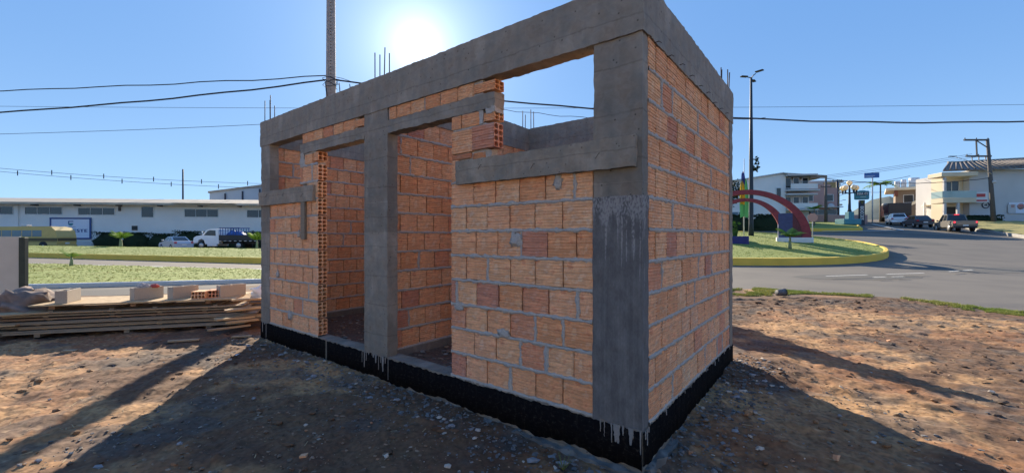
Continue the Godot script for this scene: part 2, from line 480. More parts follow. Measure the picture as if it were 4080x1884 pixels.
# kerb along a line of points: a rounded upstand w wide and h high
func kerb(pts: Array, w: float, h: float, closed := false) -> SurfaceTool:
	var st := begin(false)
	var n := pts.size()
	var ring := []
	for i in n:
		var a: Vector2 = pts[(i - 1 + n) % n] if closed or i > 0 else pts[i]
		var b: Vector2 = pts[(i + 1) % n] if closed or i < n - 1 else pts[i]
		var t := (b - a).normalized()
		var nn := Vector2(-t.y, t.x)
		var prof := []
		for q in [[-0.5, -0.3], [-0.5, h - 0.03], [-0.36, h], [0.36, h], [0.5, h - 0.03], [0.5, -0.3]]:
			var p: Vector2 = pts[i] + nn * w * q[0]
			prof.append(P(p.x, gh(p.x, p.y) + q[1] + nz.get_noise_2d(p.x * 2.0, p.y * 2.0) * 0.012, p.y))
		ring.append(prof)
	for i in (n if closed else n - 1):
		var r0: Array = ring[i]; var r1: Array = ring[(i + 1) % n]
		var cen: Vector3 = (r0[0] + r0[5] + r1[0] + r1[5]) * 0.25
		for k in 5: face(st, [r0[k], r0[k + 1], r1[k + 1], r1[k]], cen)
	return st

func terrain():
	# far land out to the hills
	var g := begin(true)
	var xs := []
	for i in 41: xs.append(lerpf(-1500.0, 1500.0, i / 40.0))
	var flat := func(x, d): return -1.2 + (gh(x, d) * 0.55 if d < 120.0 else 0.0)
	var far := sheet(PackedVector2Array([Vector2(-1500, -500), Vector2(1500, -500), Vector2(1500, 1500), Vector2(-1500, 1500)]), 100.0, func(_x, _d): return -9.0)
	struct("ground", far, M.hall_earth)
	var road := sheet(PackedVector2Array([Vector2(-130, -70), Vector2(150, -70), Vector2(150, 110), Vector2(-130, 110)]), 2.0, rh)
	struct("road", road, M.asphalt)
	for q in [[Vector2(13.5, 16.5), 2.6, 1.2, 0.2], [Vector2(22, 19.5), 4.0, 1.6, -0.1], [Vector2(31, 36), 2.2, 5.0, 0.5], [Vector2(-11, 11.9), 3.0, 0.9, 0.26], [Vector2(40, 41.5), 2.0, 4.0, 0.5]]:
		var pp := PackedVector2Array()
		for k in 14:
			var a := TAU * k / 14.0
			var v := Vector2(cos(a) * q[1], sin(a) * q[2]) * R(0.85, 1.1)
			pp.append(q[0] + v.rotated(q[3]))
		struct("road_patch", sheet(pp, 1.0, func(x, d): return rh(x, d) + 0.006), M.asphalt_patch)
	# hills at the skyline
	var hs := begin(true)
	var prev := []
	for i in 90:
		var a := lerpf(-1.05, 1.15, i / 89.0)
		var dist := 760.0
		var base := P(sin(a) * dist, -9.0, cos(a) * dist)
		var top := 18.0 + 8.0 * nz.get_noise_1d(a * 9.0) + 5.0 * nz.get_noise_1d(a * 40.0) + 2.0 * nf.get_noise_1d(a * 190.0)
		top += 26.0 * exp(-pow((a - 0.715) / 0.05, 2.0)) + 14.0 * exp(-pow((a - 0.80) / 0.12, 2.0))
		var fr := P(sin(a) * (dist - 160.0), -9.0, cos(a) * (dist - 160.0))
		var mid := P(sin(a) * (dist - 50.0), -9.0 + (top + 9.0) * (0.7 + 0.12 * nz.get_noise_1d(a * 30.0 + 9.0)), cos(a) * (dist - 50.0))
		var tp := base + Vector3(0, top + 9.0, 0)
		var bk := P(sin(a) * (dist + 200.0), -9.0, cos(a) * (dist + 200.0))
		var cur := [fr, mid, tp, bk]
		if prev.size():
			for k in 3: face(hs, [prev[k], prev[k + 1], cur[k + 1], cur[k]], base - Vector3(0, 300, 0))
		prev = cur
	struct("hills", hs, M.hill)

var lot_poly := PackedVector2Array([Vector2(-40, 8.5), Vector2(-9, 10.6), Vector2(-7.2, 13.8), Vector2(-2, 14.3), Vector2(4, 12.6), Vector2(6.07, 11.6), Vector2(6.95, 11.7), Vector2(8.41, 10.85), Vector2(9.32, 9.8), Vector2(9.59, 8.85), Vector2(9.93, 8.2), Vector2(10.6, 6.8), Vector2(11.8, 4.0), Vector2(14, -2), Vector2(40, -10), Vector2(60, -60), Vector2(-60, -60), Vector2(-60, 3)])

func near_hut(x: float, d: float) -> Vector2:   # hut coordinates (s,t) of a ground point
	var px := x - 0.8215; var pd := d - 2.657
	return Vector2(-px * 0.7895 + pd * 0.6137, px * 0.6137 + pd * 0.7895)

func hut_dist(x: float, d: float) -> float:
	var q := near_hut(x, d)
	var dx := maxf(maxf(-q.x, q.x - 5.64), 0.0); var dt := maxf(maxf(-q.y, q.y - 2.78), 0.0)
	return sqrt(dx * dx + dt * dt)

func lot_base(x: float, d: float) -> float:
	var h := 0.05
	h += 0.035 * nz.get_noise_2d(x * 0.35, d * 0.35)
	# spoil heaped along the right wall and its back corner
	h += 0.07 * exp(-((x - 2.75) * (x - 2.75) + (d - 4.7) * (d - 4.7)) / 0.7)
	h -= 0.06 * smoothstep(1.2, 0.0, hut_dist(x, d)) * smoothstep(2.2, 0.4, absf(x - 0.5) + absf(d - 2.4))
	return maxf(h - 0.05, -0.075)

func lot_h(x: float, d: float) -> float:
	var h := lot_base(x, d)
	var a := nf.get_noise_2d(x * 3.1, d * 3.1)
	var b := nf.get_noise_2d(x * 9.0 + 40.0, d * 9.0)
	var c := nf.get_noise_2d(x * 22.0, d * 22.0 + 70.0)
	h += a * 0.016 + maxf(b, -0.2) * 0.016 + maxf(c, 0.0) * 0.013
	# crumbs of earth turned up in clumps, and barrow ruts
	h += 0.02 * pow(maxf(0.0, nf.get_noise_2d(x * 6.0 + 9.0, d * 6.0)), 2.0) * smoothstep(0.0, 0.3, nf.get_noise_2d(x * 0.7, d * 0.7 + 5.0))
	var rut := absf(fposmod(x * 0.55 + d * 0.84 + 0.25 * nf.get_noise_2d(x * 0.4, d * 0.4), 1.9) - 0.95)
	h -= 0.014 * smoothstep(0.16, 0.05, rut) * smoothstep(-0.1, 0.3, nf.get_noise_2d(x * 0.3 + 8.0, d * 0.3))
	# foot-worn ridges along the way the barrow ran, and the dark furrow by the turf
	h += 0.035 * maxf(0.0, nf.get_noise_2d(x * 2.2, d * 6.0)) * smoothstep(1.6, 0.0, absf(d - 9.7)) * smoothstep(4.5, 5.5, x) * smoothstep(8.2, 7.0, x)
	return h

func soil_colour(x: float, d: float) -> Color:
	var dark := Color(0.105, 0.055, 0.033)
	var tan := Color(0.44, 0.26, 0.125)
	var grey := Color(0.10, 0.088, 0.08)
	var red := Color(0.27, 0.125, 0.056)
	var q := nz.get_noise_2d(x * 0.5 + 9.0, d * 0.5)
	var q2 := nz.get_noise_2d(x * 1.7, d * 1.7 + 33.0)
	var c := tan.lerp(red, clampf(0.45 + q * 1.3 + q2 * 0.5, 0.0, 1.0))
	# patches of darker earth and spilt cement, wherever they happened to fall
	var dark_mix := smoothstep(-0.10, 0.04, nz.get_noise_2d(x * 0.33 + 4.0, d * 0.33 + 11.0) + q2 * 0.22)
	c = c.lerp(dark, dark_mix * 0.8)
	c = c.lerp(grey, 0.6 * smoothstep(0.20, 0.27, nz.get_noise_2d(x * 0.9 + 70.0, d * 0.9) + q2 * 0.2))
	var f := nf.get_noise_2d(x * 14.0, d * 14.0)
	c = c.lerp(dark, clampf(f * 0.7 - 0.1, 0.0, 0.6))
	c = c.lerp(Color(0.55, 0.40, 0.24), clampf(nf.get_noise_2d(x * 11.0 + 50.0, d * 17.0) - 0.45, 0.0, 0.6) * (1.0 - dark_mix))
	return c

func lot():
	# coarse lot, then the near ground cut fine
	var fine := Rect2(-7.5, -0.5, 17.0, 10.5)
	var coarse := sheet(lot_poly, 0.5, lot_base, fine)
	# give the coarse sheet its earth colour too
	var arr := fin(coarse).surface_get_arrays(0)
	var vs: PackedVector3Array = arr[Mesh.ARRAY_VERTEX]
	var cols := PackedColorArray(); cols.resize(vs.size())
	for i in vs.size(): cols[i] = soil_colour(vs[i].x, -vs[i].z)
	arr[Mesh.ARRAY_COLOR] = cols
	var am := ArrayMesh.new(); am.add_surface_from_arrays(Mesh.PRIMITIVE_TRIANGLES, arr)
	struct("dirt_lot", am, M.soil)
	var cell := 0.04
	var nx := int(fine.size.x / cell); var nd := int(fine.size.y / cell)
	var v := PackedVector3Array(); var nr := PackedVector3Array(); var cl := PackedColorArray(); var ix := PackedInt32Array()
	var hh := PackedFloat32Array(); hh.resize((nx + 1) * (nd + 1))
	for j in nd + 1:
		for i in nx + 1:
			hh[j * (nx + 1) + i] = lot_h(fine.position.x + i * cell, fine.position.y + j * cell)
	for j in nd + 1:
		for i in nx + 1:
			var x := fine.position.x + i * cell; var d := fine.position.y + j * cell
			var k := j * (nx + 1) + i
			v.append(P(x, hh[k], d))
			var hx := hh[j * (nx + 1) + mini(i + 1, nx)] - hh[j * (nx + 1) + maxi(i - 1, 0)]
			var hd := hh[mini(j + 1, nd) * (nx + 1) + i] - hh[maxi(j - 1, 0) * (nx + 1) + i]
			nr.append(Vector3(-hx, 2.0 * cell, hd).normalized())
			cl.append(soil_colour(x, d))
	for j in nd:
		for i in nx:
			var mid := Vector2(fine.position.x + (i + 0.5) * cell, fine.position.y + (j + 0.5) * cell)
			if mid.y > 8.0 and mid.x > 8.0 and not Geometry2D.is_point_in_polygon(mid, lot_poly): continue
			var a := j * (nx + 1) + i
			ix.append_array([a, a + nx + 1, a + 1, a + 1, a + nx + 1, a + nx + 2])
	var ar := []; ar.resize(Mesh.ARRAY_MAX)
	ar[Mesh.ARRAY_VERTEX] = v; ar[Mesh.ARRAY_NORMAL] = nr; ar[Mesh.ARRAY_COLOR] = cl; ar[Mesh.ARRAY_INDEX] = ix
	var fm := ArrayMesh.new(); fm.add_surface_from_arrays(Mesh.PRIMITIVE_TRIANGLES, ar)
	struct("trodden_earth", fm, M.soil)
	gravel()

func pebble_mesh(sd: int, flat: float) -> ArrayMesh:
	var st := begin(false)
	var r := RandomNumberGenerator.new(); r.seed = sd
	var pts := []
	for i in 10:
		var y := 1.0 - 2.0 * (i + 0.5) / 10.0
		var a := i * 2.4 + r.randf() * 0.6
		var q := sqrt(1.0 - y * y)
		var k := r.randf_range(0.75, 1.2)
		pts.append(Vector3(cos(a) * q * k, y * flat, sin(a) * q * k))
	# hull by brute force: every triple with all points on one side
	for i in 10:
		for j in range(i + 1, 10):
			for k in range(j + 1, 10):
				var n: Vector3 = (pts[j] - pts[i]).cross(pts[k] - pts[i])
				var pos := 0; var neg := 0
				for m in 10:
					if m == i or m == j or m == k: continue
					if n.dot(pts[m] - pts[i]) > 0.0: pos += 1
					else: neg += 1
				if pos == 0 or neg == 0: face(st, [pts[i], pts[j], pts[k]], Vector3.ZERO)
	return fin(st)

func scatter(called: String, label: String, cat: String, mesh: Mesh, mat: Material, xf: Array, cols: Array) -> MultiMeshInstance3D:
	var mm := MultiMesh.new()
	mm.transform_format = MultiMesh.TRANSFORM_3D
	mm.use_colors = true
	mm.mesh = mesh
	mm.instance_count = xf.size()
	for i in xf.size():
		mm.set_instance_transform(i, xf[i]); mm.set_instance_color(i, cols[i])
	var o := MultiMeshInstance3D.new(); o.multimesh = mm; o.material_override = mat
	o.name = numbered(called); add_child(o)
	tag(o, label, cat, "", "stuff")
	return o

func gravel():
	var lists := [[], [], []]; var cl := [[], [], []]
	var n := 0
	while n < 12000:
		var x := R(-7.0, 8.5); var d := R(0.7, 9.6)
		if n > 6000: x = R(-3.2, 3.2); d = R(0.7, 4.6)
		if n <= 6000 and rng.randf() < 0.65:
			var s := R(-0.7, 6.0); var t := R(-1.3, 3.2)
			if rng.randf() < 0.5: t = -absf(rng.randfn(0.0, 0.35))
			if rng.randf() < 0.3: s = -absf(rng.randfn(0.0, 0.3)); t = R(-0.5, 3.0)
			x = 0.8215 - 0.7895 * s + 0.6137 * t; d = 2.657 + 0.6137 * s + 0.7895 * t
		var hd := hut_dist(x, d)
		n += 1
		if hd <= 0.0 or d < 0.7: continue
		var sz := 0.0042 + 0.012 * pow(rng.randf(), 4.0)
		if hd < 0.4: sz *= 1.3
		var kind := 0 if rng.randf() < 0.5 else 1
		var grey := hd < 0.6 or nz.get_noise_2d(x * 0.9 + 70.0, d * 0.9) > 0.12
		var c := Color(0.20, 0.185, 0.18) if grey else Color(0.30, 0.20, 0.135)
		if rng.randf() < 0.06: c = Color(0.52, 0.44, 0.36); sz *= 1.2
		if rng.randf() < 0.06: c = Color(0.42, 0.22, 0.12)
		c = c * R(0.55, 1.25); c.a = 1.0
		var b := Basis(Vector3.UP, R(0, TAU)) * Basis(Vector3.RIGHT, R(-0.5, 0.5))
		b = b.scaled(Vector3(sz * R(0.8, 1.6), sz, sz * R(0.8, 1.5)))
		lists[kind].append(Transform3D(b, P(x, lot_h(x, d) + sz * 0.25, d))); cl[kind].append(c)
	for i in 1500:
		var s := R(0.2, 5.4); var t := R(0.2, 1.9)
		if absf(s - 2.84) < 0.12: continue
		var x := 0.8215 - 0.7895 * s + 0.6137 * t; var d := 2.657 + 0.6137 * s + 0.7895 * t
		var sz := 0.006 + 0.028 * pow(rng.randf(), 3.0)
		var c := (Color(0.30, 0.20, 0.135) if rng.randf() < 0.6 else Color(0.28, 0.26, 0.24)) * R(0.5, 1.3); c.a = 1.0
		lists[i % 2].append(Transform3D(Basis(Vector3.UP, R(0, TAU)).scaled(Vector3(sz * 1.4, sz, sz)), P(x, 0.178 + R(-0.01, 0.012), d))); cl[i % 2].append(c)
	scatter("gravel", "small grey and brown gravel strewn over the trodden earth", "gravel", pebble_mesh(5, 0.65), M.stone, lists[0], cl[0])
	scatter("gravel", "flat stone chips lying loose over the trodden earth", "gravel", pebble_mesh(8, 0.35), M.stone, lists[1], cl[1])
	# straw and wood shavings
	var ss := begin(false); box(ss, Vector3.ZERO, Vector3(1, 0.06, 0.07))
	var xf := []; var sc := []
	for i in 3600:
		var x := R(-7.4, 9.3); var d := R(0.8, 9.8)
		if hut_dist(x, d) < 0.3 or (hut_dist(x, d) < 1.7 and rng.randf() < 0.75): continue
		var l := R(0.015, 0.07)
		var b := (Basis(Vector3.UP, R(0, TAU)) * Basis(Vector3.BACK, R(-0.25, 0.25))).scaled(Vector3(l, l * 0.8, l))
		xf.append(Transform3D(b, P(x, lot_h(x, d) + 0.006, d)))
		var c := Color(0.50, 0.38, 0.22) * R(0.6, 1.15); c.a = 1.0
		sc.append(c)
	scatter("straw", "short bits of straw and wood shavings on the earth", "straw", fin(ss), M.stone, xf, sc)
	# clods of earth
	xf = []; sc = []
	for i in 3200:
		var x := R(-7.4, 9.3); var d := R(0.8, 9.9)
		if hut_dist(x, d) < 0.1: continue
		var sz := 0.007 + 0.024 * pow(rng.randf(), 4.0)
		if d > 9.0 and x > 5.0 and x < 7.6: sz *= 1.8
		var b := (Basis(Vector3.UP, R(0, TAU))).scaled(Vector3(sz * R(0.9, 2.0), sz * R(0.6, 1.0), sz))
		xf.append(Transform3D(b, P(x, lot_h(x, d) + sz * 0.2, d)))
		var c := soil_colour(x, d) * R(0.6, 1.1); c.a = 1.0
		sc.append(c)
	scatter("soil_clods", "crumbled brown clods of earth across the lot", "clods", pebble_mesh(13, 0.8), M.stone, xf, sc)

# tufts of short grass blades over a polygon
func turf_blades(called: String, label: String, poly: PackedVector2Array, n: int, hf: Callable, hgt: float, cols: Array, thin := -9.0):
	var st := begin(false)
	for i in 7:
		var a := i * 0.9; var o := Vector3(cos(a * 2.0), 0, sin(a * 2.0)) * 0.35
		var w := Vector3(cos(a), 0, sin(a)) * 0.09
		tri(st, o - w, o + Vector3(cos(a * 3.1) * 0.35, R(0.7, 1.2), sin(a * 3.1) * 0.35), o + w)
	var mesh := fin(st)
	var r := Rect2(poly[0], Vector2.ZERO)
	for p in poly: r = r.expand(p)
	var xf := []; var cl := []
	var tries := 0
	while xf.size() < n and tries < n * 6:
		tries += 1
		var p := Vector2(R(r.position.x, r.end.x), R(r.position.y, r.end.y))
		if not Geometry2D.is_point_in_polygon(p, poly): continue
		if nz.get_noise_2d(p.x * 1.3, p.y * 1.3 + 5.0) < thin: continue
		var h: float = hgt * R(0.5, 1.2)
		xf.append(Transform3D(Basis(Vector3.UP, R(0, TAU)).scaled(Vector3(h * 1.6, h, h * 1.6)), P(p.x, hf.call(p.x, p.y) - 0.004, p.y)))
		var c: Color = cols[0].lerp(cols[1], clampf(0.5 + nz.get_noise_2d(p.x * 0.6, p.y * 0.6) + R(-0.3, 0.3), 0, 1))
		cl.append(c)
	scatter(called, label, "grass", mesh, M.blade, xf, cl)

var G0 := Color(0.18, 0.25, 0.045); var G1 := Color(0.30, 0.31, 0.085)

func island_top(poly: PackedVector2Array, rise: float, base: float) -> Callable:
	return func(x, d):
		var e := 1e9
		for i in poly.size():
			var q := Geometry2D.get_closest_point_to_segment(Vector2(x, d), poly[i], poly[(i + 1) % poly.size()])
			e = minf(e, q.distance_to(Vector2(x, d)))
		return gh(x, d) + base + rise * smoothstep(0.0, 5.0, e) + 0.03 * nz.get_noise_2d(x * 0.8, d * 0.8)

var isl_r: Callable; var isl_l: Callable; var isl_m: Callable; var isl_far: Callable

func islands():
	# roundabout island on the right
	var pr := PackedVector2Array()
	for i in 64:
		var a := TAU * i / 64.0
		pr.append(Vector2(13.0 + 12.6 * cos(a), 33.0 - 11.6 * sin(a)))
	isl_r = island_top(pr, 0.18, 0.24)
	struct("roundabout_lawn", sheet(pr, 0.75, isl_r), M.turf)
	struct("roundabout_kerb", kerb(Array(pr), 0.22, 0.28, true), M.kerb_yellow)
	turf_blades("grass", "short sunlit lawn grass on the round traffic island", pr, 16000, isl_r, 0.04, [G0, G1])
	# big island on the left with the yellow kerb
	var pl := PackedVector2Array([Vector2(-62, 40.5), Vector2(-36, 31.7), Vector2(-14.6, 24.5), Vector2(-7, 22.4), Vector2(-4.5, 24), Vector2(-6, 28), Vector2(-14, 33.5), Vector2(-36, 41.5), Vector2(-62, 50)])
	isl_l = island_top(pl, 0.42, 0.2)
	struct("left_lawn", sheet(pl, 0.75, isl_l), M.turf)
	struct("left_kerb", kerb(Array(pl), 0.22, 0.25, true), M.kerb_yellow)
	turf_blades("grass", "bright lawn grass behind the long straight yellow kerb", pl, 18000, isl_l, 0.04, [G0, G1])
	# narrow median with white kerbs
	var pm := PackedVector2Array([Vector2(-34, 7.6), Vector2(-14.5, 12.8), Vector2(-8.6, 14.4), Vector2(-4.5, 15.6), Vector2(-3.6, 16.3), Vector2(-4.5, 16.9), Vector2(-11.1, 18.7), Vector2(-26, 22.8), Vector2(-34, 25)])
	isl_m = island_top(pm, 0.14, 0.03)
	struct("median_lawn", sheet(pm, 0.5, isl_m), M.turf)
	struct("median_kerb", kerb(Array(pm), 0.22, 0.03, true), M.kerb_white)
	turf_blades("grass", "patchy grass on the narrow median with white kerbs", pm, 14000, isl_m, 0.035, [G0, Color(0.38, 0.29, 0.13)])
	# verge of turf between the lot and the road on the right
	var pv := PackedVector2Array([Vector2(4.4, 12.45), Vector2(6.07, 11.6), Vector2(6.95, 11.7), Vector2(8.41, 10.85), Vector2(9.32, 9.8), Vector2(9.59, 8.85), Vector2(9.93, 8.2), Vector2(10.5, 7.0), Vector2(9.75, 6.9), Vector2(9.45, 7.7), Vector2(9.1, 8.6), Vector2(9.1, 9.5), Vector2(8.2, 10.55), Vector2(7.4, 10.75), Vector2(6.6, 10.45), Vector2(5.6, 10.5), Vector2(4.6, 10.6)])
	pv = smooth_poly(pv, 3)
	var hv := func(x, d): return lot_base(x, d) + 0.006 + 0.012 * nz.get_noise_2d(x * 3.0, d * 3.0)
	turf_blades("grass", "thin green grass edging the dirt lot beside the road", pv, 9000, hv, 0.05, [Color(0.20, 0.27, 0.045), Color(0.36, 0.33, 0.11)], -0.12)
	# far splitter island up the avenue
	var pf := PackedVector2Array([Vector2(26.5, 47.5), Vector2(34.5, 45.6), Vector2(38.6, 46.6), Vector2(39.6, 48.0), Vector2(47.5, 58.5), Vector2(48.0, 63), Vector2(40, 60), Vector2(31, 52)])
	isl_far = island_top(pf, 0.1, 0.16)
	struct("avenue_island", sheet(pf, 1.0, isl_far), M.turf)
	struct("avenue_kerb", kerb(Array(pf), 0.2, 0.25, true), M.kerb_yellow)
	var mk_ := [[Vector2(33.0, 44.9), Vector2(42.6, 46.0)], [Vector2(42.6, 46.0), Vector2(49.5, 58.0)]]
	var lines := begin(false)
	for m in mk_:
		var t: Vector2 = (m[1] - m[0]).normalized(); var nn := Vector2(-t.y, t.x) * 0.16
		for k in 8:
			var a: Vector2 = m[0].lerp(m[1], k / 8.0); var b: Vector2 = m[0].lerp(m[1], (k + 1) / 8.0)
			var q := []
			for p in [a - nn, b - nn, b + nn, a + nn]: q.append(P(p.x, gh(p.x, p.y) + 0.012, p.y))
			face(lines, q, q[0] - Vector3(0, 5, 0))
	# worn dashes on the near road
	for s in [[Vector2(11.6, 15.6), Vector2(17.5, 17.2)], [Vector2(13.0, 15.2), Vector2(14.6, 15.5)], [Vector2(18.2, 17.6), Vector2(20.5, 18.6)]]:
		var t: Vector2 = (s[1] - s[0]).normalized(); var nn := Vector2(-t.y, t.x) * 0.045
		for k in 6:
			if k % 3 == 2: continue
			var a: Vector2 = s[0].lerp(s[1], k / 6.0); var b: Vector2 = s[0].lerp(s[1], (k + 1) / 6.0)
			var q := []
			for p in [a - nn, b - nn, b + nn, a + nn]: q.append(P(p.x, gh(p.x, p.y) + 0.01, p.y))
			face(lines, q, q[0] - Vector3(0, 5, 0))
	struct("road_marking", lines, M.paint_white)
	# bank of dry grass on the far right
	var pb := PackedVector2Array([Vector2(45.2, 37.0), Vector2(50.6, 46.0), Vector2(60, 57.2), Vector2(100, 57.2), Vector2(100, 30), Vector2(60, 30)])
	var hb := func(x, d): return gh(x, d) + 0.2 + 0.02 * clampf(x - 46.0, 0.0, 14.0) + 0.12 * nz.get_noise_2d(x * 0.5, d * 0.5)
	struct("grass_bank", sheet(pb, 1.0, hb), M.turf_dry)
	struct("bank_kerb", kerb([Vector2(42.5, 32.5), Vector2(45.2, 37.0), Vector2(48.0, 41.6), Vector2(50.6, 46.0), Vector2(60, 57.0)], 0.2, 0.2), M.kerb_grey)

# ------------------------------------------------------------------ the brick hut
const BL := 0.24
const BH := 0.19
const BT := 0.115
var brick_m := []
var hole_m: ArrayMesh
var hole_half: ArrayMesh

func uvq(st: SurfaceTool, p: Array, uv: Array, cen: Vector3):
	var n: Vector3 = (p[1] - p[0]).cross(p[2] - p[0])
	var o := [0, 1, 2, 3]
	if n.dot((p[0] + p[1] + p[2]) / 3.0 - cen) > 0.0: o.reverse()
	for t in [[0, 1, 2], [0, 2, 3]]:
		for k in t:
			st.set_uv(uv[o[k]]); st.add_vertex(p[o[k]])

# ribbed clay block; open = the -x end shows its holes, rows of two
func brick_mesh(v: int, open := false, rows := 4, h := BH) -> ArrayMesh:
	var st := begin(false)
	var r := RandomNumberGenerator.new(); r.seed = 100 + v
	var off := Vector2(r.randf(), r.randf())
	var prof := [[-h / 2 , 0.004]]
	var nr := 9 if rows == 4 else 5
	var p := h / nr
	for i in nr:
		var y := -h / 2 + i * p
		var dep := r.randf_range(0.004, 0.0065) if i % 2 == 0 else r.randf_range(0.002, 0.004)
		prof.append([y + p * 0.12, 0.0]); prof.append([y + p * r.randf_range(0.62, 0.75), 0.0])
		if i < nr - 1:
			prof.append([y + p * 0.80, dep]); prof.append([y + p * 0.98, dep])
	prof.append([h / 2, 0.004])
	var nx := 4
	var g := []
	for i in nx + 1:
		var col := []
		for q in prof:
			var x := -BL / 2 + BL * i / nx
			var e := 0.0
			if i == 0 or i == nx: e = 0.008 * pow(r.randf(), 2.5)
			col.append(Vector3(x, q[0] + r.randf_range(-0.0008, 0.0008), -BT / 2 + q[1] + e + r.randf_range(0.0, 0.0008)))
		g.append(col)
	var uv = func(a: Vector3) -> Vector2: return off + Vector2((a.x + a.z) * 1.1, a.y * 1.1)
	for i in nx:
		for j in prof.size() - 1:
			var q := [g[i][j], g[i + 1][j], g[i + 1][j + 1], g[i][j + 1]]
			uvq(st, q, [uv.call(q[0]), uv.call(q[1]), uv.call(q[2]), uv.call(q[3])], Vector3(0, 0, 10))
	var b := []
	for k in 8: b.append(Vector3(BL / 2 * (1 if k & 1 else -1), h / 2 * (1 if k & 2 else -1), BT / 2 if k & 4 else -BT / 2 + 0.004))
	var fs := [[4, 5, 7, 6], [0, 1, 5, 4], [2, 3, 7, 6], [1, 3, 7, 5]]
	if not open: fs.append([0, 2, 6, 4])
	for f in fs:
		var q := [b[f[0]], b[f[1]], b[f[2]], b[f[3]]]
		uvq(st, q, [uv.call(q[0]), uv.call(q[1]), uv.call(q[2]), uv.call(q[3])], Vector3.ZERO)
	if open:
		var cw := BT / 2.0; var ch := h / rows
		for c in 2:
			for w in rows:
				var cz := -BT / 2 + cw * (c + 0.5); var cy := -h / 2 + ch * (w + 0.5)
				var hw := cw / 2 - 0.0055; var hh := ch / 2 - 0.005
				var m := 0.010
				var inn := []; var out := []
				for a in [[-1, -1, 0], [-1, -1, 1], [-1, 1, 1], [-1, 1, 0], [1, 1, 0], [1, 1, 1], [1, -1, 1], [1, -1, 0]]:
					# walk the octagon: a[2] says which side of the corner is cut
					var z: float = a[0] * (hw - (m if a[2] == 0 else 0.0)); var y: float = a[1] * (hh - (m if a[2] == 1 else 0.0))
					inn.append(Vector3(-BL / 2, cy + y, cz + z))
					var oz: float = a[0] * (cw / 2 if a[2] == 1 else hw - m); var oy: float = a[1] * (ch / 2 if a[2] == 0 else hh - m)
					out.append(Vector3(-BL / 2, cy + oy, cz + oz))
				for k in 8:
					var k2 := (k + 1) % 8
					var q := [inn[k], inn[k2], out[k2], out[k]]
					uvq(st, q, [uv.call(q[0]), uv.call(q[1]), uv.call(q[2]), uv.call(q[3])], Vector3.ZERO)
					var dp := Vector3(0.15, 0, 0)
					var w2 := [inn[k], inn[k2], inn[k2] + dp, inn[k] + dp]
					uvq(st, w2, [uv.call(w2[0]), uv.call(w2[1]), uv.call(w2[2]), uv.call(w2[3])], Vector3(0, cy * 50.0, cz * 50.0))
				for cn in [[0, 1], [2, 3], [4, 5], [6, 7]]:
					var s0: Vector3 = out[cn[0]]; var s1: Vector3 = out[cn[1]]
					var corner := Vector3(-BL / 2, cy + (ch / 2 if s0.y > cy else -ch / 2), cz + (cw / 2 if s0.z > cz else -cw / 2))
					for e in [s0, corner, s1]:
						st.set_uv(uv.call(e)); st.add_vertex(e)
				var bk := []
				for q in inn: bk.append(q + Vector3(0.15, 0, 0))
				for k in range(1, 7):
					for e in [bk[0], bk[k], bk[k + 1]]:
						st.set_uv(uv.call(e)); st.add_vertex(e)
	return fin(st)

func tone() -> Material:
	var q := rng.randf()
	var i := 0
	if q < 0.34: i = 0
	elif q < 0.62: i = 1
	elif q < 0.78: i = 2
	elif q < 0.84: i = 3
	elif q < 0.87: i = 4
	else: i = 5
	return M["clay%d" % i]

func put_brick(parent: Node, xf: Transform3D, a0: float, a1: float, y: float, mesh: Mesh, mat: Material, sy := 1.0, z := 0.0):
	var b := MeshInstance3D.new(); b.name = "brick"
	b.mesh = mesh; b.material_override = mat
	var sc := Vector3((a1 - a0) / BL, sy, 1.0)
	var rot := Basis(Vector3.UP, R(-0.008, 0.008)) * Basis(Vector3.BACK, R(-0.006, 0.006))
	b.transform = xf * Transform3D(rot * Basis.from_scale(sc), Vector3((a0 + a1) / 2, y + BH * sy / 2, BT / 2 + z + R(-0.003, 0.003)))
	parent.add_child(b, true)

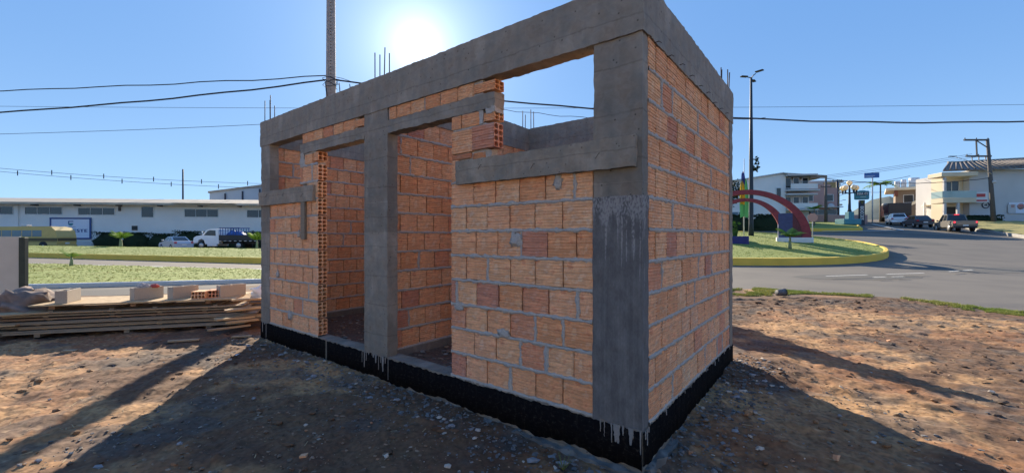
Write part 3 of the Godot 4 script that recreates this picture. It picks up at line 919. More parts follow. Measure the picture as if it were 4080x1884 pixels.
# courses of blocks on one wall. xf maps (along, up, into the wall) to the hut.
func courses(parent: Node, xf: Transform3D, a0: float, a1: float, y0: float, rows: int, opts := {}) -> void:
	var pitch := 0.21
	var rest := begin(false)
	var some := false
	var joint := begin(true)
	for n in rows:
		var y := y0 + n * pitch + 0.012
		var lo: float = opts.get("a0_row", {}).get(n, a0); var hi: float = opts.get("a1_row", {}).get(n, a1)
		var x := lo
		var first := true
		var odd: bool = (n + opts.get("phase", 0)) % 2 == 1
		var yj := R(-0.003, 0.003)
		while x < hi - 0.02:
			var l := BL + R(-0.006, 0.004)
			if first and odd: l = opts.get("half", 0.11) + R(-0.01, 0.02)
			var e := minf(x + l, hi)
			if hi - e < 0.05: e = hi
			var gap := R(0.007, 0.011) if rng.randf() < 0.85 else R(0.012, 0.022)
			var open: bool = first and opts.get("open", false)
			var mesh: Mesh = hole_m if open else brick_m[rng.randi() % brick_m.size()]
			var mat := tone()
			if open: mat = M.clay1 if n % 3 else M.clay5
			var one := true
			if opts.has("seen"):
				one = false
				for rg in opts.seen:
					if e > rg[0] and x < rg[1] and n >= rg[2]: one = true
			if one:
				put_brick(parent, xf, x, e - (gap if e < hi else 0.0), y + yj + R(-0.002, 0.002), mesh, mat, 1.0 + R(-0.01, 0.006))
			else:
				some = true
				rest.append_from(mesh, 0, xf * Transform3D(Basis.from_scale(Vector3((e - x - gap) / BL, 1, 1)), Vector3((x + e) / 2, y + BH / 2, BT / 2 + R(-0.003, 0.003))))
			# some upright joints are buttered with mortar, most are dry
			if gap > 0.0116 and e < hi:
				ribbon(joint, xf, Vector3(e - gap / 2, y, 0), Vector3(e - gap / 2, y + BH, 0), gap * 0.5 + 0.004, 0.002)
			x = e; first = false
		ribbon(joint, xf, Vector3(lo, y - 0.012, 0), Vector3(hi, y - 0.012, 0), 0.0125, 0.001)
	ribbon(joint, xf, Vector3(a0, y0 + rows * pitch, 0), Vector3(opts.get("a1_row", {}).get(rows - 1, a1), y0 + rows * pitch, 0), 0.012, 0.001)
	obj("mortar_joint", joint, M.mortar, parent)
	if some:
		var o := obj("brick", rest.commit(), M.clay0, parent)
		o.set_meta("kind", "stuff")

# a wavy bead of mortar between two points of a wall face
func ribbon(st: SurfaceTool, xf: Transform3D, a: Vector3, b: Vector3, hw: float, z: float):
	var n := maxi(2, int((b - a).length() / 0.022))
	var t := (b - a).normalized()
	var w := Vector3(-t.y, t.x, 0)
	var sd := R(0, 900)
	var prev := []
	for i in n + 1:
		var c := a.lerp(b, float(i) / n)
		var u := hw * (1.0 + 1.3 * nz.get_noise_2d(sd + i * 0.31, 1.0)); var l := hw * (1.0 + 1.3 * nz.get_noise_2d(sd + i * 0.31, 9.0))
		var zz := z - 0.002 + 0.010 * nz.get_noise_2d(sd + i * 0.37, 20.0) - 0.012 * pow(maxf(0.0, nf.get_noise_2d(sd + i * 0.55, 60.0)), 3.0)
		var cur := [xf * (c - w * (l + 0.004) + Vector3(0, 0, 0.035)), xf * (c - w * l + Vector3(0, 0, zz)), xf * (c + Vector3(0, 0, zz - 0.0015 + 0.004 * nz.get_noise_2d(sd + i * 0.9, 40.0))), xf * (c + w * u + Vector3(0, 0, zz)), xf * (c + w * (u + 0.004) + Vector3(0, 0, 0.035))]
		if prev.size():
			var cen := xf * (c + Vector3(0, 0, 0.06))
			for k in 4: face(st, [prev[k], prev[k + 1], cur[k + 1], cur[k]], cen)
		prev = cur

func hut():
	for i in 7: brick_m.append(brick_mesh(i))
	hole_m = brick_mesh(20, true)
	hole_half = brick_mesh(21, true, 2, 0.125)
	var h := thing("brick_hut", "unfinished roofless hut of orange hollow clay blocks with grey concrete frame", "hut")
	h.transform = Transform3D(Basis(Vector3(-0.7895, 0, -0.6137), Vector3.UP, Vector3(0.6137, 0, -0.7895)), P(0.8215, 0, 2.657))
	var I := Transform3D()
	var side := Transform3D(Basis(Vector3(0, 0, -1), Vector3.UP, Vector3(1, 0, 0)), Vector3.ZERO)
	var part_x := side; part_x.origin = Vector3(2.78, 0, 0)
	var left_x := side; left_x.origin = Vector3(5.525, 0, 0)
	var py := 0.255
	var st: SurfaceTool
	# plinth and footing
	st = begin()
	rbox(st, Vector3(0, -0.25, 0), Vector3(5.64, 0.25, 0.16), 0.08, 0.004)
	rbox(st, Vector3(0, -0.25, 0.16), Vector3(0.16, 0.25, 2.78), 0.08, 0.004)
	rbox(st, Vector3(5.48, -0.25, 0.16), Vector3(5.64, 0.25, 2.78), 0.12, 0.003)
	rbox(st, Vector3(0.16, -0.25, 2.62), Vector3(5.48, 0.25, 2.78), 0.12, 0.003)
	rbox(st, Vector3(2.76, -0.25, 0.16), Vector3(2.92, 0.25, 2.62), 0.12, 0.003)
	var plinth := obj("plinth", st, M.concrete, h)
	st = begin()
	rbox(st, Vector3(-0.045, -0.3, -0.05), Vector3(5.68, -0.022, 0.05), 0.04, 0.024, 6.0)
	rbox(st, Vector3(-0.05, -0.3, 0.05), Vector3(0.05, -0.006, 2.83), 0.04, 0.024, 6.0)
	obj("footing", st, M.concrete_dark, plinth)
	bitumen(plinth)
	st = begin()
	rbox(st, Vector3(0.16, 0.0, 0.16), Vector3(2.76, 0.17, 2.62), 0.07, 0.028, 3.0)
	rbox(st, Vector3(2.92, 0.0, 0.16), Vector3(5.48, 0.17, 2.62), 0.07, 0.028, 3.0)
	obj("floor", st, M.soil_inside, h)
	# --- columns
	var cols := [[Vector3(0, py - 0.02, 0.0), Vector3(0.346, 1.735, 0.105), "dark"], [Vector3(0.004, 1.735, 0.004), Vector3(0.34, 2.77, 0.101), ""],
		[Vector3(2.634, py - 0.03, -0.004), Vector3(3.04, 2.77, 0.12), "mid"], [Vector3(5.357, py - 0.02, -0.003), Vector3(5.64, 2.77, 0.12), ""],
		[Vector3(-0.004, py - 0.02, 2.63), Vector3(0.14, 2.77, 2.784), ""], [Vector3(2.7, py, 2.655), Vector3(3.0, 2.77, 2.784), ""], [Vector3(5.36, py, 2.655), Vector3(5.644, 2.77, 2.784), ""]]
	for c in cols:
		st = begin()
		rbox(st, c[0], c[1], 0.035, 0.005, 11.0)
		var o := obj("column", st, M.concrete_bloom if c[2] == "dark" else M.concrete, h)
		if c[2] == "dark": o.set_meta("label", "darker lower pour of the corner column with pale bloom")
	# --- ring beams
	for b in [[Vector3(-0.012, 2.765, -0.012), Vector3(5.652, 3.115, 0.13)], [Vector3(-0.012, 2.76, 0.13), Vector3(0.13, 3.11, 2.65)], [Vector3(-0.012, 2.765, 2.65), Vector3(5.652, 3.11, 2.795)], [Vector3(5.51, 2.765, 0.13), Vector3(5.652, 3.11, 2.65)], [Vector3(2.77, 2.765, 0.13), Vector3(2.905, 3.11, 2.65)]]:
		st = begin()
		rbox(st, b[0], b[1], 0.03, 0.0055, 11.0)
		obj("ring_beam", st, M.concrete, h)
	# --- lintels over the doors
	for b in [[Vector3(1.215, 2.515, -0.003), Vector3(2.634, 2.642, 0.118)], [Vector3(3.04, 2.515, -0.003), Vector3(4.472, 2.642, 0.118)]]:
		st = begin(); rbox(st, b[0], b[1], 0.03, 0.008, 12.0)
		obj("lintel", st, M.concrete, h)
	# --- sill beams cast proud of the wall
	for b in [[Vector3(0.035, 1.912, -0.045), Vector3(1.62, 2.108, 0.112)], [Vector3(4.077, 1.905, -0.04), Vector3(5.632, 2.10, 0.112)]]:
		st = begin(); rbox(st, b[0], b[1], 0.03, 0.006, 12.0)
		var o := obj("sill_beam", st, M.concrete_brown, h)
		for k in 3:
			var w := begin(); var q := Vector3(lerpf(b[0].x, b[1].x, 0.15 + k * 0.33), lerpf(b[0].y, b[1].y, R(0.4, 0.8)), b[0].z)
			tube(w, [q + Vector3(0, 0, 0.01), q + Vector3(0.0, -0.004, -0.012), q + Vector3(0.022, -0.04, -0.02)], 0.0025, 5)
			obj("tie_wire", w, M.rebar, o)
	# --- front wall, right of the door
	st = begin()
	rbox(st, Vector3(0.35, py, 0.032), Vector3(1.60, 1.93, 0.10), 0.2, 0.0)
	var w1 := obj("wall", st, M.mortar, h)
	courses(w1, I, 0.348, 1.715, py, 8, {"half": 0.13})
	put_brick(w1, I, 1.625, 1.713, 1.945, brick_m[2], tone(), 0.98)
	# stub above the sill
	put_brick(w1, I, 1.33, 1.47, 2.112, brick_m[3], tone(), 0.30, 0.01)
	put_brick(w1, I, 1.48, 1.71, 2.135, brick_m[1], tone(), 0.22)
	put_brick(w1, I, 1.212, 1.458, 2.192, hole_m, tone(), 1.02, -0.012)
	put_brick(w1, I, 1.464, 1.712, 2.186, brick_m[5], tone(), 1.02)
	put_brick(w1, I, 1.385, 1.585, 2.40, brick_m[4], tone(), 0.58)
	put_brick(w1, I, 1.60, 1.712, 2.40, brick_m[0], tone(), 0.58)
	put_brick(w1, I, 1.222, 1.345, 2.40, hole_half, tone(), 0.55, 0.01)
	st = begin()
	rbox(st, Vector3(1.27, 2.11, 0.02), Vector3(1.70, 2.19, 0.10), 0.03, 0.012, 14.0)
	rbox(st, Vector3(1.24, 2.382, 0.008), Vector3(1.70, 2.402, 0.11), 0.03, 0.008, 14.0)
	rbox(st, Vector3(1.345, 2.40, 0.0), Vector3(1.384, 2.515, 0.11), 0.03, 0.008, 14.0)
	rbox(st, Vector3(1.216, 2.475, 0.0), Vector3(1.31, 2.53, 0.115), 0.03, 0.008, 14.0)
	rbox(st, Vector3(1.36, 2.50, 0.02), Vector3(1.70, 2.52, 0.11), 0.04, 0.006, 14.0)
	obj("mortar_joint", st, M.mortar, w1)
	# --- front wall, left of the second door
	st = begin()
	rbox(st, Vector3(4.19, py, 0.032), Vector3(5.35, 1.93, 0.10), 0.2, 0.0)
	rbox(st, Vector3(4.19, 1.93, 0.032), Vector3(4.46, 2.36, 0.10), 0.2, 0.0)
	var w2 := obj("wall", st, M.mortar, h)
	courses(w2, I, 4.023, 5.355, py, 10, {"open": true, "half": 0.15, "a1_row": {8: 4.30, 9: 4.472}})
	put_brick(w2, I, 4.03, 4.15, 2.372, hole_half, tone(), 0.85, 0.006)
	put_brick(w2, I, 4.17, 4.36, 2.372, brick_m[4], tone(), 0.66)
	st = begin()
	rbox(st, Vector3(4.06, 2.35, 0.012), Vector3(4.46, 2.378, 0.11), 0.03, 0.008, 14.0)
	rbox(st, Vector3(4.37, 2.36, -0.002), Vector3(4.47, 2.52, 0.11), 0.03, 0.012, 14.0)
	rbox(st, Vector3(4.10, 2.495, 0.01), Vector3(4.38, 2.52, 0.11), 0.03, 0.008, 14.0)
	obj("mortar_joint", st, M.mortar, w2)
	# --- cut course over each lintel
	for g in [[1.215, 2.628], [3.045, 4.42]]:
		st = begin(); rbox(st, Vector3(g[0] + 0.14, 2.64, 0.012), Vector3(g[1], 2.768, 0.10), 0.2, 0.0)
		var w := obj("wall", st, M.mortar, h)
		var x: float = g[0]
		var k := 0
		while x < g[1] - 0.03:
			var e := minf(x + R(0.19, 0.245), g[1])
			if g[1] - e < 0.07: e = g[1]
			var mt := tone()
			if k == 0: put_brick(w, I, x, e - 0.006, 2.643, hole_half, M.clay2, 0.62)
			else: put_brick(w, I, x, e - (R(0.005, 0.025)), 2.645, brick_m[(k * 3) % 7], mt, 0.63)
			x = e; k += 1
	# --- mortar smeared over the faces
	for m in [[1.0, 1.435, 0.045, 0.06], [1.12, 0.70, 0.05, 0.03], [0.62, 1.86, 0.03, 0.07], [1.62, 0.86, 0.05, 0.035], [1.5, 1.95, 0.05, 0.03]]:
		var o := obj("mortar_smear", crumple(int(m[0] * 97.0), Vector3(m[2], m[3], 0.009), 9, 0.9), M.mortar, w1); o.position = Vector3(m[0], m[1], -0.001)
	for m in [[4.75, 0.42, 0.05, 0.06], [5.1, 0.95, 0.04, 0.05], [4.5, 1.5, 0.03, 0.05]]:
		var o := obj("mortar_smear", crumple(int(m[0] * 97.0), Vector3(m[2], m[3], 0.009), 9, 0.9), M.mortar, w2); o.position = Vector3(m[0], m[1], -0.001)
	# --- right side wall
	st = begin(); rbox(st, Vector3(0.032, py, 0.10), Vector3(0.10, 2.765, 2.64), 0.3, 0.0)
	var w3 := obj("wall", st, M.mortar, h)
	courses(w3, side, -2.632, -0.104, py, 12, {"half": 0.12, "phase": 1})
	# --- partition, seen through the first door
	st = begin(); rbox(st, Vector3(2.812, py - 0.1, 0.12), Vector3(2.885, 2.765, 2.655), 0.3, 0.0)
	var w4 := obj("wall", st, M.mortar, h)
	courses(w4, part_x, -2.652, -0.122, py, 12, {"half": 0.12, "seen": [[-1.0, 0.0, 0]]})
	# --- left end wall, inner face seen through the second door and the gap
	st = begin(); rbox(st, Vector3(5.557, py - 0.1, 0.12), Vector3(5.63, 2.765, 2.655), 0.3, 0.0)
	var w5 := obj("wall", st, M.mortar, h)
	courses(w5, left_x, -2.652, -0.122, py, 12, {"half": 0.12, "phase": 1, "seen": [[-1.55, -0.95, 0], [-0.7, 0.0, 8]]})
	# --- back wall
	st = begin(); rbox(st, Vector3(0.14, py, 2.68), Vector3(5.36, 2.765, 2.77), 0.3, 0.0)
	var w6 := obj("wall", st, M.mortar, h)
	var back := Transform3D(Basis(), Vector3(0, 0, 2.667))
	courses(w6, back, 0.142, 5.358, py, 12, {"half": 0.12, "seen": []})
	# --- starter bars
	for c in [[5.50, 0.06], [2.82, 0.06], [2.84, 2.72], [0.06, 2.72], [5.50, 2.72], [0.2, 0.06]]:
		for k in 4:
			var q := Vector3(c[0] + (0.085 if k & 1 else -0.085) * (0.35 if c[0] < 0.1 else 1.0) + R(-0.015, 0.015), 3.08, c[1] + (0.03 if k & 2 else -0.03))
			var top := R(0.26, 0.40)
			st = begin(true)
			var ln := R(-0.012, 0.012)
			tube(st, [q, q + Vector3(ln * 0.5, top * 0.5, 0), q + Vector3(ln, top, 0)], 0.006, 6)
			obj("rebar", st, M.rebar, h)
	# --- wire ends and nails left in the beams
	for k in 9:
		var q := Vector3(-0.016, 2.755 + R(-0.01, 0.03), 0.2 + k * 0.27)
		st = begin(); tube(st, [q + Vector3(0.02, 0, 0), q + Vector3(-0.02, 0.004, 0.0), q + Vector3(-0.024, 0.006, 0.035)], 0.003, 5)
		obj("tie_wire", st, M.rebar, h)
	# --- wooden strip nailed under the left sill
	st = begin(); bbox(st, Vector3(4.345, 1.67, -0.02), Vector3(0.10, 0.47, 0.03), 0.003)
	obj("wood_strip", st, M.timber3, h)

# black coat with ragged edges, and the cement that ran over it
func bitumen(plinth: Node):
	for f in [[Transform3D(), 0.0, 5.64], [Transform3D(Basis(Vector3(0, 0, -1), Vector3.UP, Vector3(1, 0, 0)), Vector3.ZERO), -2.78, 0.0]]:
		var st := begin(true)
		var n := int((f[2] - f[1]) / 0.02)
		var prev := []
		for i in n + 1:
			var a := lerpf(f[1], f[2], float(i) / n)
			var q: float = a + f[1] * 3.0
			var top := 0.238 + 0.012 * nz.get_noise_1d(q * 4.0) + 0.010 * nf.get_noise_1d(q * 17.0)
			var bot := 0.012 + 0.035 * nz.get_noise_1d(q * 1.8 + 50.0) + 0.012 * nf.get_noise_1d(q * 12.0 + 90.0)
			var z := -0.011
			var cur := [f[0] * Vector3(a, top, 0.0), f[0] * Vector3(a, top - 0.004, z), f[0] * Vector3(a, (top + bot) * 0.5, z - 0.002 * nz.get_noise_1d(q * 6.0)), f[0] * Vector3(a, bot, z), f[0] * Vector3(a, bot - 0.004, 0.004)]
			var bare: bool = f[1] == 0.0 and a > 3.80 and a < 3.845
			if prev.size() and not bare:
				for k in 4: face(st, [prev[k], prev[k + 1], cur[k + 1], cur[k]], f[0] * Vector3(a, 0.12, 0.2))
			prev = cur
		obj("bitumen_coat", st, M.bitumen, plinth)
		# runs of slurry
		var dr := begin(true)
		var spots := []
		if f[1] == 0.0:
			for k in 9: spots.append(0.015 + k * 0.033 + R(-0.012, 0.012))
			for k in 12: spots.append(2.62 + k * 0.04 + R(-0.015, 0.015))
			for k in 3: spots.append(5.45 + k * 0.06)
		else:
			for k in 3: spots.append(-0.02 - k * 0.03)
			for k in 12: spots.append(R(-2.7, -0.3))
		for a in spots:
			var l := 0.02 + 0.21 * pow(rng.randf(), 1.3) if f[1] == 0.0 else 0.02 + 0.1 * pow(rng.randf(), 2.0)
			if a < -0.3: l *= 0.7
			var w := 0.0015 + 0.011 * pow(rng.randf(), 2.0)
			var pr := []
			for i in 9:
				var y := 0.25 - l * i / 8.0
				var ww := w * (1.6 - 1.0 * i / 8.0) * (1.0 + 0.4 * nz.get_noise_2d(a * 40.0, i * 0.7))
				var c: float = a + 0.004 * nz.get_noise_2d(a * 90.0, i * 0.4)
				var cur := [f[0] * Vector3(c - ww, y, -0.011), f[0] * Vector3(c, y, -0.0165), f[0] * Vector3(c + ww, y, -0.011)]
				if pr.size():
					for k in 2: face(dr, [pr[k], pr[k + 1], cur[k + 1], cur[k]], f[0] * Vector3(a, y, 0.2))
				pr = cur
		obj("cement_runs", dr, M.slurry, plinth).set_meta("kind", "stuff")

# ------------------------------------------------------------------ things on the lot
func turned(c: Vector3, ang: float) -> Transform3D: return Transform3D(Basis(Vector3.UP, ang), c)

func plank(called: String, label: String, c: Vector3, size: Vector3, ang: float, mat: Material, group := "", tilt := 0.0, roll := 0.0) -> Node3D:
	var st := begin(false)
	# a board sawn a little out of true
	var p := []
	for i in 8: p.append(Vector3(size.x * (0.5 if i & 1 else -0.5) + R(-0.008, 0.008), size.y * (0.5 if i & 2 else -0.5) + R(-0.0015, 0.0015), size.z * (0.5 if i & 4 else -0.5) + R(-0.003, 0.003)))
	hexa(st, p)
	var o := obj(called, st, mat)
	o.transform = Transform3D(Basis(Vector3.UP, ang) * Basis(Vector3.BACK, tilt) * Basis(Vector3.RIGHT, roll), c)
	tag(o, label, "board", group)
	return o

func hollow_block(label: String, c: Vector3, ang: float, group: String) -> Node3D:
	var t := thing("concrete_block", label, "block", c, ang, group)
	var L := 0.39; var W := 0.14; var H := 0.19; var wl := 0.025
	var st := begin(false)
	for z in [-1, 1]: bbox(st, Vector3(0, H / 2, z * (W / 2 - wl / 2)), Vector3(L, H, wl), 0.003)
	for x in [-1, 0, 1]: box(st, Vector3(x * (L / 2 - wl / 2 - 0.002), H / 2 - 0.001, 0), Vector3(wl, H - 0.004, W - wl * 2))
	obj("shell", st, M.block, t)
	return t

func crumple(sd: int, r: Vector3, n := 14, amp := 0.35) -> SurfaceTool:
	var st := begin(true)
	var g := []
	for i in n + 1:
		var row := []
		for j in n * 2:
			var th := PI * i / n; var ph := TAU * j / (n * 2)
			var v := Vector3(sin(th) * cos(ph), cos(th), sin(th) * sin(ph))
			var k := 1.0 + amp * (nz.get_noise_3dv(v * 1.6 + Vector3(sd, 0, 0)) + 0.5 * absf(nf.get_noise_3dv(v * 5.0 + Vector3(0, sd, 0))))
			row.append(Vector3(v.x * r.x, maxf(v.y * r.y, -r.y * 0.55), v.z * r.z) * k)
		g.append(row)
	for i in n:
		for j in n * 2:
			var j2 := (j + 1) % (n * 2)
			face(st, [g[i][j], g[i][j2], g[i + 1][j2], g[i + 1][j]], Vector3.ZERO)
	return st

func pile():
	var f := P(-7.15, 0.0, 6.02); var e := P(-4.42, 0.0, 6.78)      # front foot of the stack
	var u := (e - f).normalized(); var ang := atan2(-u.z, u.x)
	var back := Vector3(u.z, 0, -u.x)                                   # away from the camera
	if back.z > 0: back = -back
	var y := 0.035
	var bl := "rough grey formwork board stacked under the plywood beside the hut"
	for k in 3:
		var st := begin(false); box(st, Vector3.ZERO, Vector3(0.07, 0.05, 0.8))
		var o := obj("timber_bearer", st, M.timber3)
		o.transform = turned(f.lerp(e, 0.1 + 0.38 * k) + back * 0.42 + Vector3(0, 0.035, 0), ang)
		tag(o, "short timber bearer lying under the board stack", "bearer", "bearers under the board stack")
	y = 0.062
	for k in 9:
		var th := R(0.020, 0.027)
		var l := R(2.75, 3.1); var sh := R(-0.12, 0.12)
		if k == 1: l = 3.25; sh = -0.2
		if k == 5: l = 3.2; sh = -0.14
		for j in 2:
			var mid := f.lerp(e, 0.5) + u * (sh + R(-0.05, 0.05) * j) + back * (0.20 + 0.37 * j + R(-0.03, 0.02)) + Vector3(0, y + th / 2, 0)
			plank("formwork_board", bl, mid, Vector3(l + R(-0.15, 0.1) * j, th, 0.34), ang + R(-0.006, 0.006), M["timber%d" % [1, 3, 0, 3, 1, 3, 2, 1, 0][k]], "boards stacked beside the hut", R(-0.002, 0.002))
		y += th + 0.001
		if k % 2 == 1 or k > 5:
			for s in [0.12, 0.42, 0.62, 0.86]:
				var st := begin(false); box(st, Vector3.ZERO, Vector3(0.06, 0.018, 0.7))
				var o := obj("timber_spacer", st, M.timber1)
				o.transform = turned(f.lerp(e, s + R(-0.03, 0.03)) + back * 0.42 + Vector3(0, y + 0.009, 0), ang)
				tag(o, "thin timber spacer between layers of the board stack", "spacer", "spacers in the board stack")
			y += 0.019
	# plywood sheet on top
	y = maxf(y, 0.40)
	var top := y + 0.075
	for s in [0.15, 0.5, 0.85]:
		var st := begin(false); box(st, Vector3.ZERO, Vector3(0.07, 0.055, 0.7))
		var o := obj("timber_spacer", st, M.timber2)
		o.transform = turned(f.lerp(e, s) + back * 0.42 + Vector3(0, y + 0.0275, 0), ang)
		tag(o, "thin timber spacer between layers of the board stack", "spacer", "spacers in the board stack")
	plank("plywood_sheet", "pale plywood sheet on top of the board stack carrying the blocks", f.lerp(e, 0.5) + u * 0.08 + back * 0.44 + Vector3(0, y + 0.065, 0), Vector3(2.62, 0.02, 0.86), ang, M.plywood)
	# blocks on the sheet
	var on = func(s: float, b: float) -> Vector3: return f.lerp(e, s) + back * b + Vector3(0, top + 0.001, 0)
	hollow_block("hollow concrete block turned end on, above the sunlit plywood edge by the tarpaulin", on.call(0.17, 0.30), PI / 2 + 0.42, "")
	var b2 := hollow_block("hollow concrete block with crumpled rags stuffed in its top", on.call(0.515, 0.36), ang + 0.85, "")
	hollow_block("clean hollow concrete block between the rag block and the two clay blocks", on.call(0.69, 0.36), ang + 0.95, "")
	hollow_block("hollow concrete block standing beside clay blocks at the plywood end nearest the hut", on.call(0.93, 0.38), ang + 0.72, "")
	var rg := obj("rag", crumple(3, Vector3(0.09, 0.05, 0.05)), M.rag); rg.position = b2.position + Vector3(-0.06, 0.195, 0.0)
	tag(rg, "crumpled pale rag stuffed into the top of a concrete block", "rag")
	rg = obj("rag", crumple(8, Vector3(0.06, 0.035, 0.04)), M.red_rag); rg.position = b2.position + Vector3(0.09, 0.195, -0.04)
	tag(rg, "small red rag on top of a concrete block", "rag")
	for k in 2:
		var t := thing("clay_block", ["hollow clay block lying with its holes towards the lot", "darker hollow clay block squeezed beside the last concrete block"][k], "brick")
		var o := obj("shell", hole_m, [M.clay1, M.clay3][k], t)
		o.transform = Transform3D(Basis(Vector3(0, 0, -1), Vector3(-1, 0, 0), Vector3(0, 1, 0)), Vector3.ZERO)
		t.position = on.call(0.797 + 0.062 * k, 0.24 + 0.1 * k) + Vector3(0, BT / 2, 0); t.rotation.y = ang + 0.25 * k - 0.06
	# offcuts splayed at the hut end of the stack
	var off := [[-4.15, 6.75, 0.47, 0.55, 0.10, 0.5, 4], [-4.05, 6.95, 0.44, 0.7, 0.09, 0.62, 2], [-4.2, 6.62, 0.34, 0.5, 0.20, 0.75, 4], [-3.8, 6.9, 0.33, 1.3, 0.12, 0.05, 0], [-3.7, 7.05, 0.38, 1.2, 0.1, 0.3, 2], [-4.3, 6.55, 0.21, 0.5, 0.22, 0.72, 4], [-4.15, 6.5, 0.17, 0.42, 0.1, 0.8, 4], [-3.7, 6.75, 0.21, 1.3, 0.14, 0.02, 4], [-3.8, 6.8, 0.14, 1.2, 0.1, -0.05, 0], [-4.25, 6.36, 0.10, 0.55, 0.07, 0.85, 0], [-3.55, 6.95, 0.27, 0.9, 0.12, -0.2, 1]]
	for a in off:
		plank("offcut_board", "short sawn offcut splayed out between the board stack and the hut", P(a[0], a[2], a[1]), Vector3(a[3], 0.025, a[4]), a[5] * 1.0, M["timber%d" % a[6]], "offcuts beside the board stack", R(-0.03, 0.03), R(-0.05, 0.05))
	# boards poking out on the left end
	plank("wide_board", "wide pale board poking out of the stack under the tarpaulin", P(-7.1, 0.355, 6.12), Vector3(0.7, 0.022, 0.25), ang + 0.1, M.timber4, "", 0.02)
	plank("wide_board", "split pale board end sticking out low at the stack's tarpaulin end", P(-7.35, 0.20, 6.05), Vector3(0.6, 0.022, 0.22), ang - 0.15, M.timber4, "", 0.03)

func near_things():
	# tarpaulin bundle
	var t := thing("tarpaulin_bundle", "crumpled brown tarpaulin bundled over rubbish beside the upright panel", "tarpaulin", P(-7.55, 0.36, 6.55))
	obj("brown_sheet", crumple(21, Vector3(0.55, 0.24, 0.4), 18, 0.6), M.tarp, t)
	var o := obj("grey_sheet", crumple(27, Vector3(0.62, 0.30, 0.35), 14, 0.4), M.tarp_grey, t); o.position = Vector3(-0.12, -0.18, 0.02)
	# white plastic film behind the stack
	for a in [[-4.35, 7.5, 0.45, 0.22, 31, "crumpled white plastic film heaped behind the board stack"], [-3.6, 7.6, 0.42, 0.16, 37, "torn piece of white plastic film beside the hut corner"]]:
		o = obj("plastic_film", crumple(a[4], Vector3(a[3], 0.14, 0.15), 12, 0.8), M.plastic); o.position = P(a[0], a[2], a[1]); tag(o, a[5], "plastic")
		var s := begin(); bbox(s, Vector3.ZERO, Vector3(0.5, a[2] - 0.06, 0.3), 0.03)
		var c := obj("rubble_sack", s, M.tarp_grey); c.position = P(a[0], (a[2] - 0.06) / 2, a[1]); tag(c, "grey sack of rubble under " + ("the heaped plastic film" if a[4] == 31 else "the torn plastic film"), "sack")
	# upright panel
	t = thing("upright_panel", "upright pale panel between two dark green posts beyond the tarpaulin", "panel", P(-10.22, 0.0, 8.5), 0.25)
	var st := begin(); bbox(st, Vector3(0, 0.76, 0), Vector3(0.52, 1.42, 0.05), 0.006); obj("board", st, M.panel, t)
	for s in [-1, 1]:
		st = begin(); bbox(st, Vector3(s * 0.31, 0.72, 0), Vector3(0.10, 1.46, 0.10), 0.008); obj("post", st, M.dark_green, t)
	# litter and stones
	st = begin(); quad(st, Vector3(-0.05, 0.0, -0.03), Vector3(0.05, 0.01, -0.03), Vector3(0.045, 0.028, 0.03), Vector3(-0.04, 0.012, 0.03)); quad(st, Vector3(0.045, 0.028, 0.03), Vector3(0.09, 0.045, 0.04), Vector3(0.05, 0.02, 0.05), Vector3(0.02, 0.02, 0.035))
	o = obj("paper_scrap", st, M.sign_white); o.position = P(-3.38, lot_h(-3.38, 5.15) + 0.012, 5.15); tag(o, "small crumpled white paper scrap on the dark earth by the hut", "litter")
	t = thing("small_bucket", "small dark bucket lying at the edge of the turf verge", "bucket", P(6.55, lot_base(6.55, 10.3) + 0.03, 10.3), 0.3)
	st = begin(true); tube(st, [Vector3(-0.1, 0.07, 0), Vector3(0.1, 0.08, 0)], [0.075, 0.09], 14); obj("body", st, M.tarp_grey, t)
	st = begin(true); tube(st, [Vector3(0.1, 0.08, 0), Vector3(0.115, 0.08, 0)], [0.098, 0.098], 14); obj("rim", st, M.dark, t)
	st = begin(true); tube(st, [Vector3(0.05, 0.0, 0.08), Vector3(0.14, -0.01, 0.12), Vector3(0.2, 0.0, 0.0), Vector3(0.14, 0.0, -0.1), Vector3(0.05, 0.02, -0.08)], 0.004, 5); obj("handle", st, M.rebar, t)
	var sm := [pebble_mesh(31, 0.6), pebble_mesh(32, 0.5), pebble_mesh(33, 0.7), pebble_mesh(34, 0.45)]
	var n := 0
	while n < 90:
		var x := R(-5.0, 4.5); var d := R(1.1, 6.2)
		if n % 2 == 0:
			var s := R(-0.55, 0.0); var tt := R(-0.6, 2.9)
			if n % 4 == 0: s = R(0.0, 5.5); tt = R(-0.5, -0.08)
			x = 0.8215 - 0.7895 * s + 0.6137 * tt; d = 2.657 + 0.6137 * s + 0.7895 * tt
		if hut_dist(x, d) < 0.06: continue
		n += 1
		var sz := R(0.016, 0.034)
		if hut_dist(x, d) > 0.6: sz *= 0.75
		o = obj("stone", sm[n % 4], M.stone_pale if n % 3 == 0 else M.stone_grey)
		o.transform = Transform3D(Basis(Vector3.UP, R(0, TAU)).scaled(Vector3(sz * R(1.0, 1.6), sz, sz)), P(x, lot_h(x, d) + sz * 0.3, d))
		if n % 3 == 0: tag(o, "pale broken stone lying on the earth near the hut", "stone", "pale stones around the hut")
		else: tag(o, "grey broken stone lying on the earth near the hut", "stone", "grey stones around the hut")
	t = thing("small_weed", "small dry weed sprouting at the foot of the black plinth", "weed", P(0.33, lot_h(0.33, 2.72), 2.72))
	st = begin()
	for k in 26:
		var a := R(0, TAU); var l := R(0.05, 0.13); var r := Vector3(cos(a), 0, sin(a))
		tri(st, r * 0.004 + Vector3(r.z, 0, -r.x) * 0.003, r * l * 0.8 + Vector3(0, l, 0), r * 0.004 - Vector3(r.z, 0, -r.x) * 0.003)
	obj("blades", st, M.leaf_olive, t)
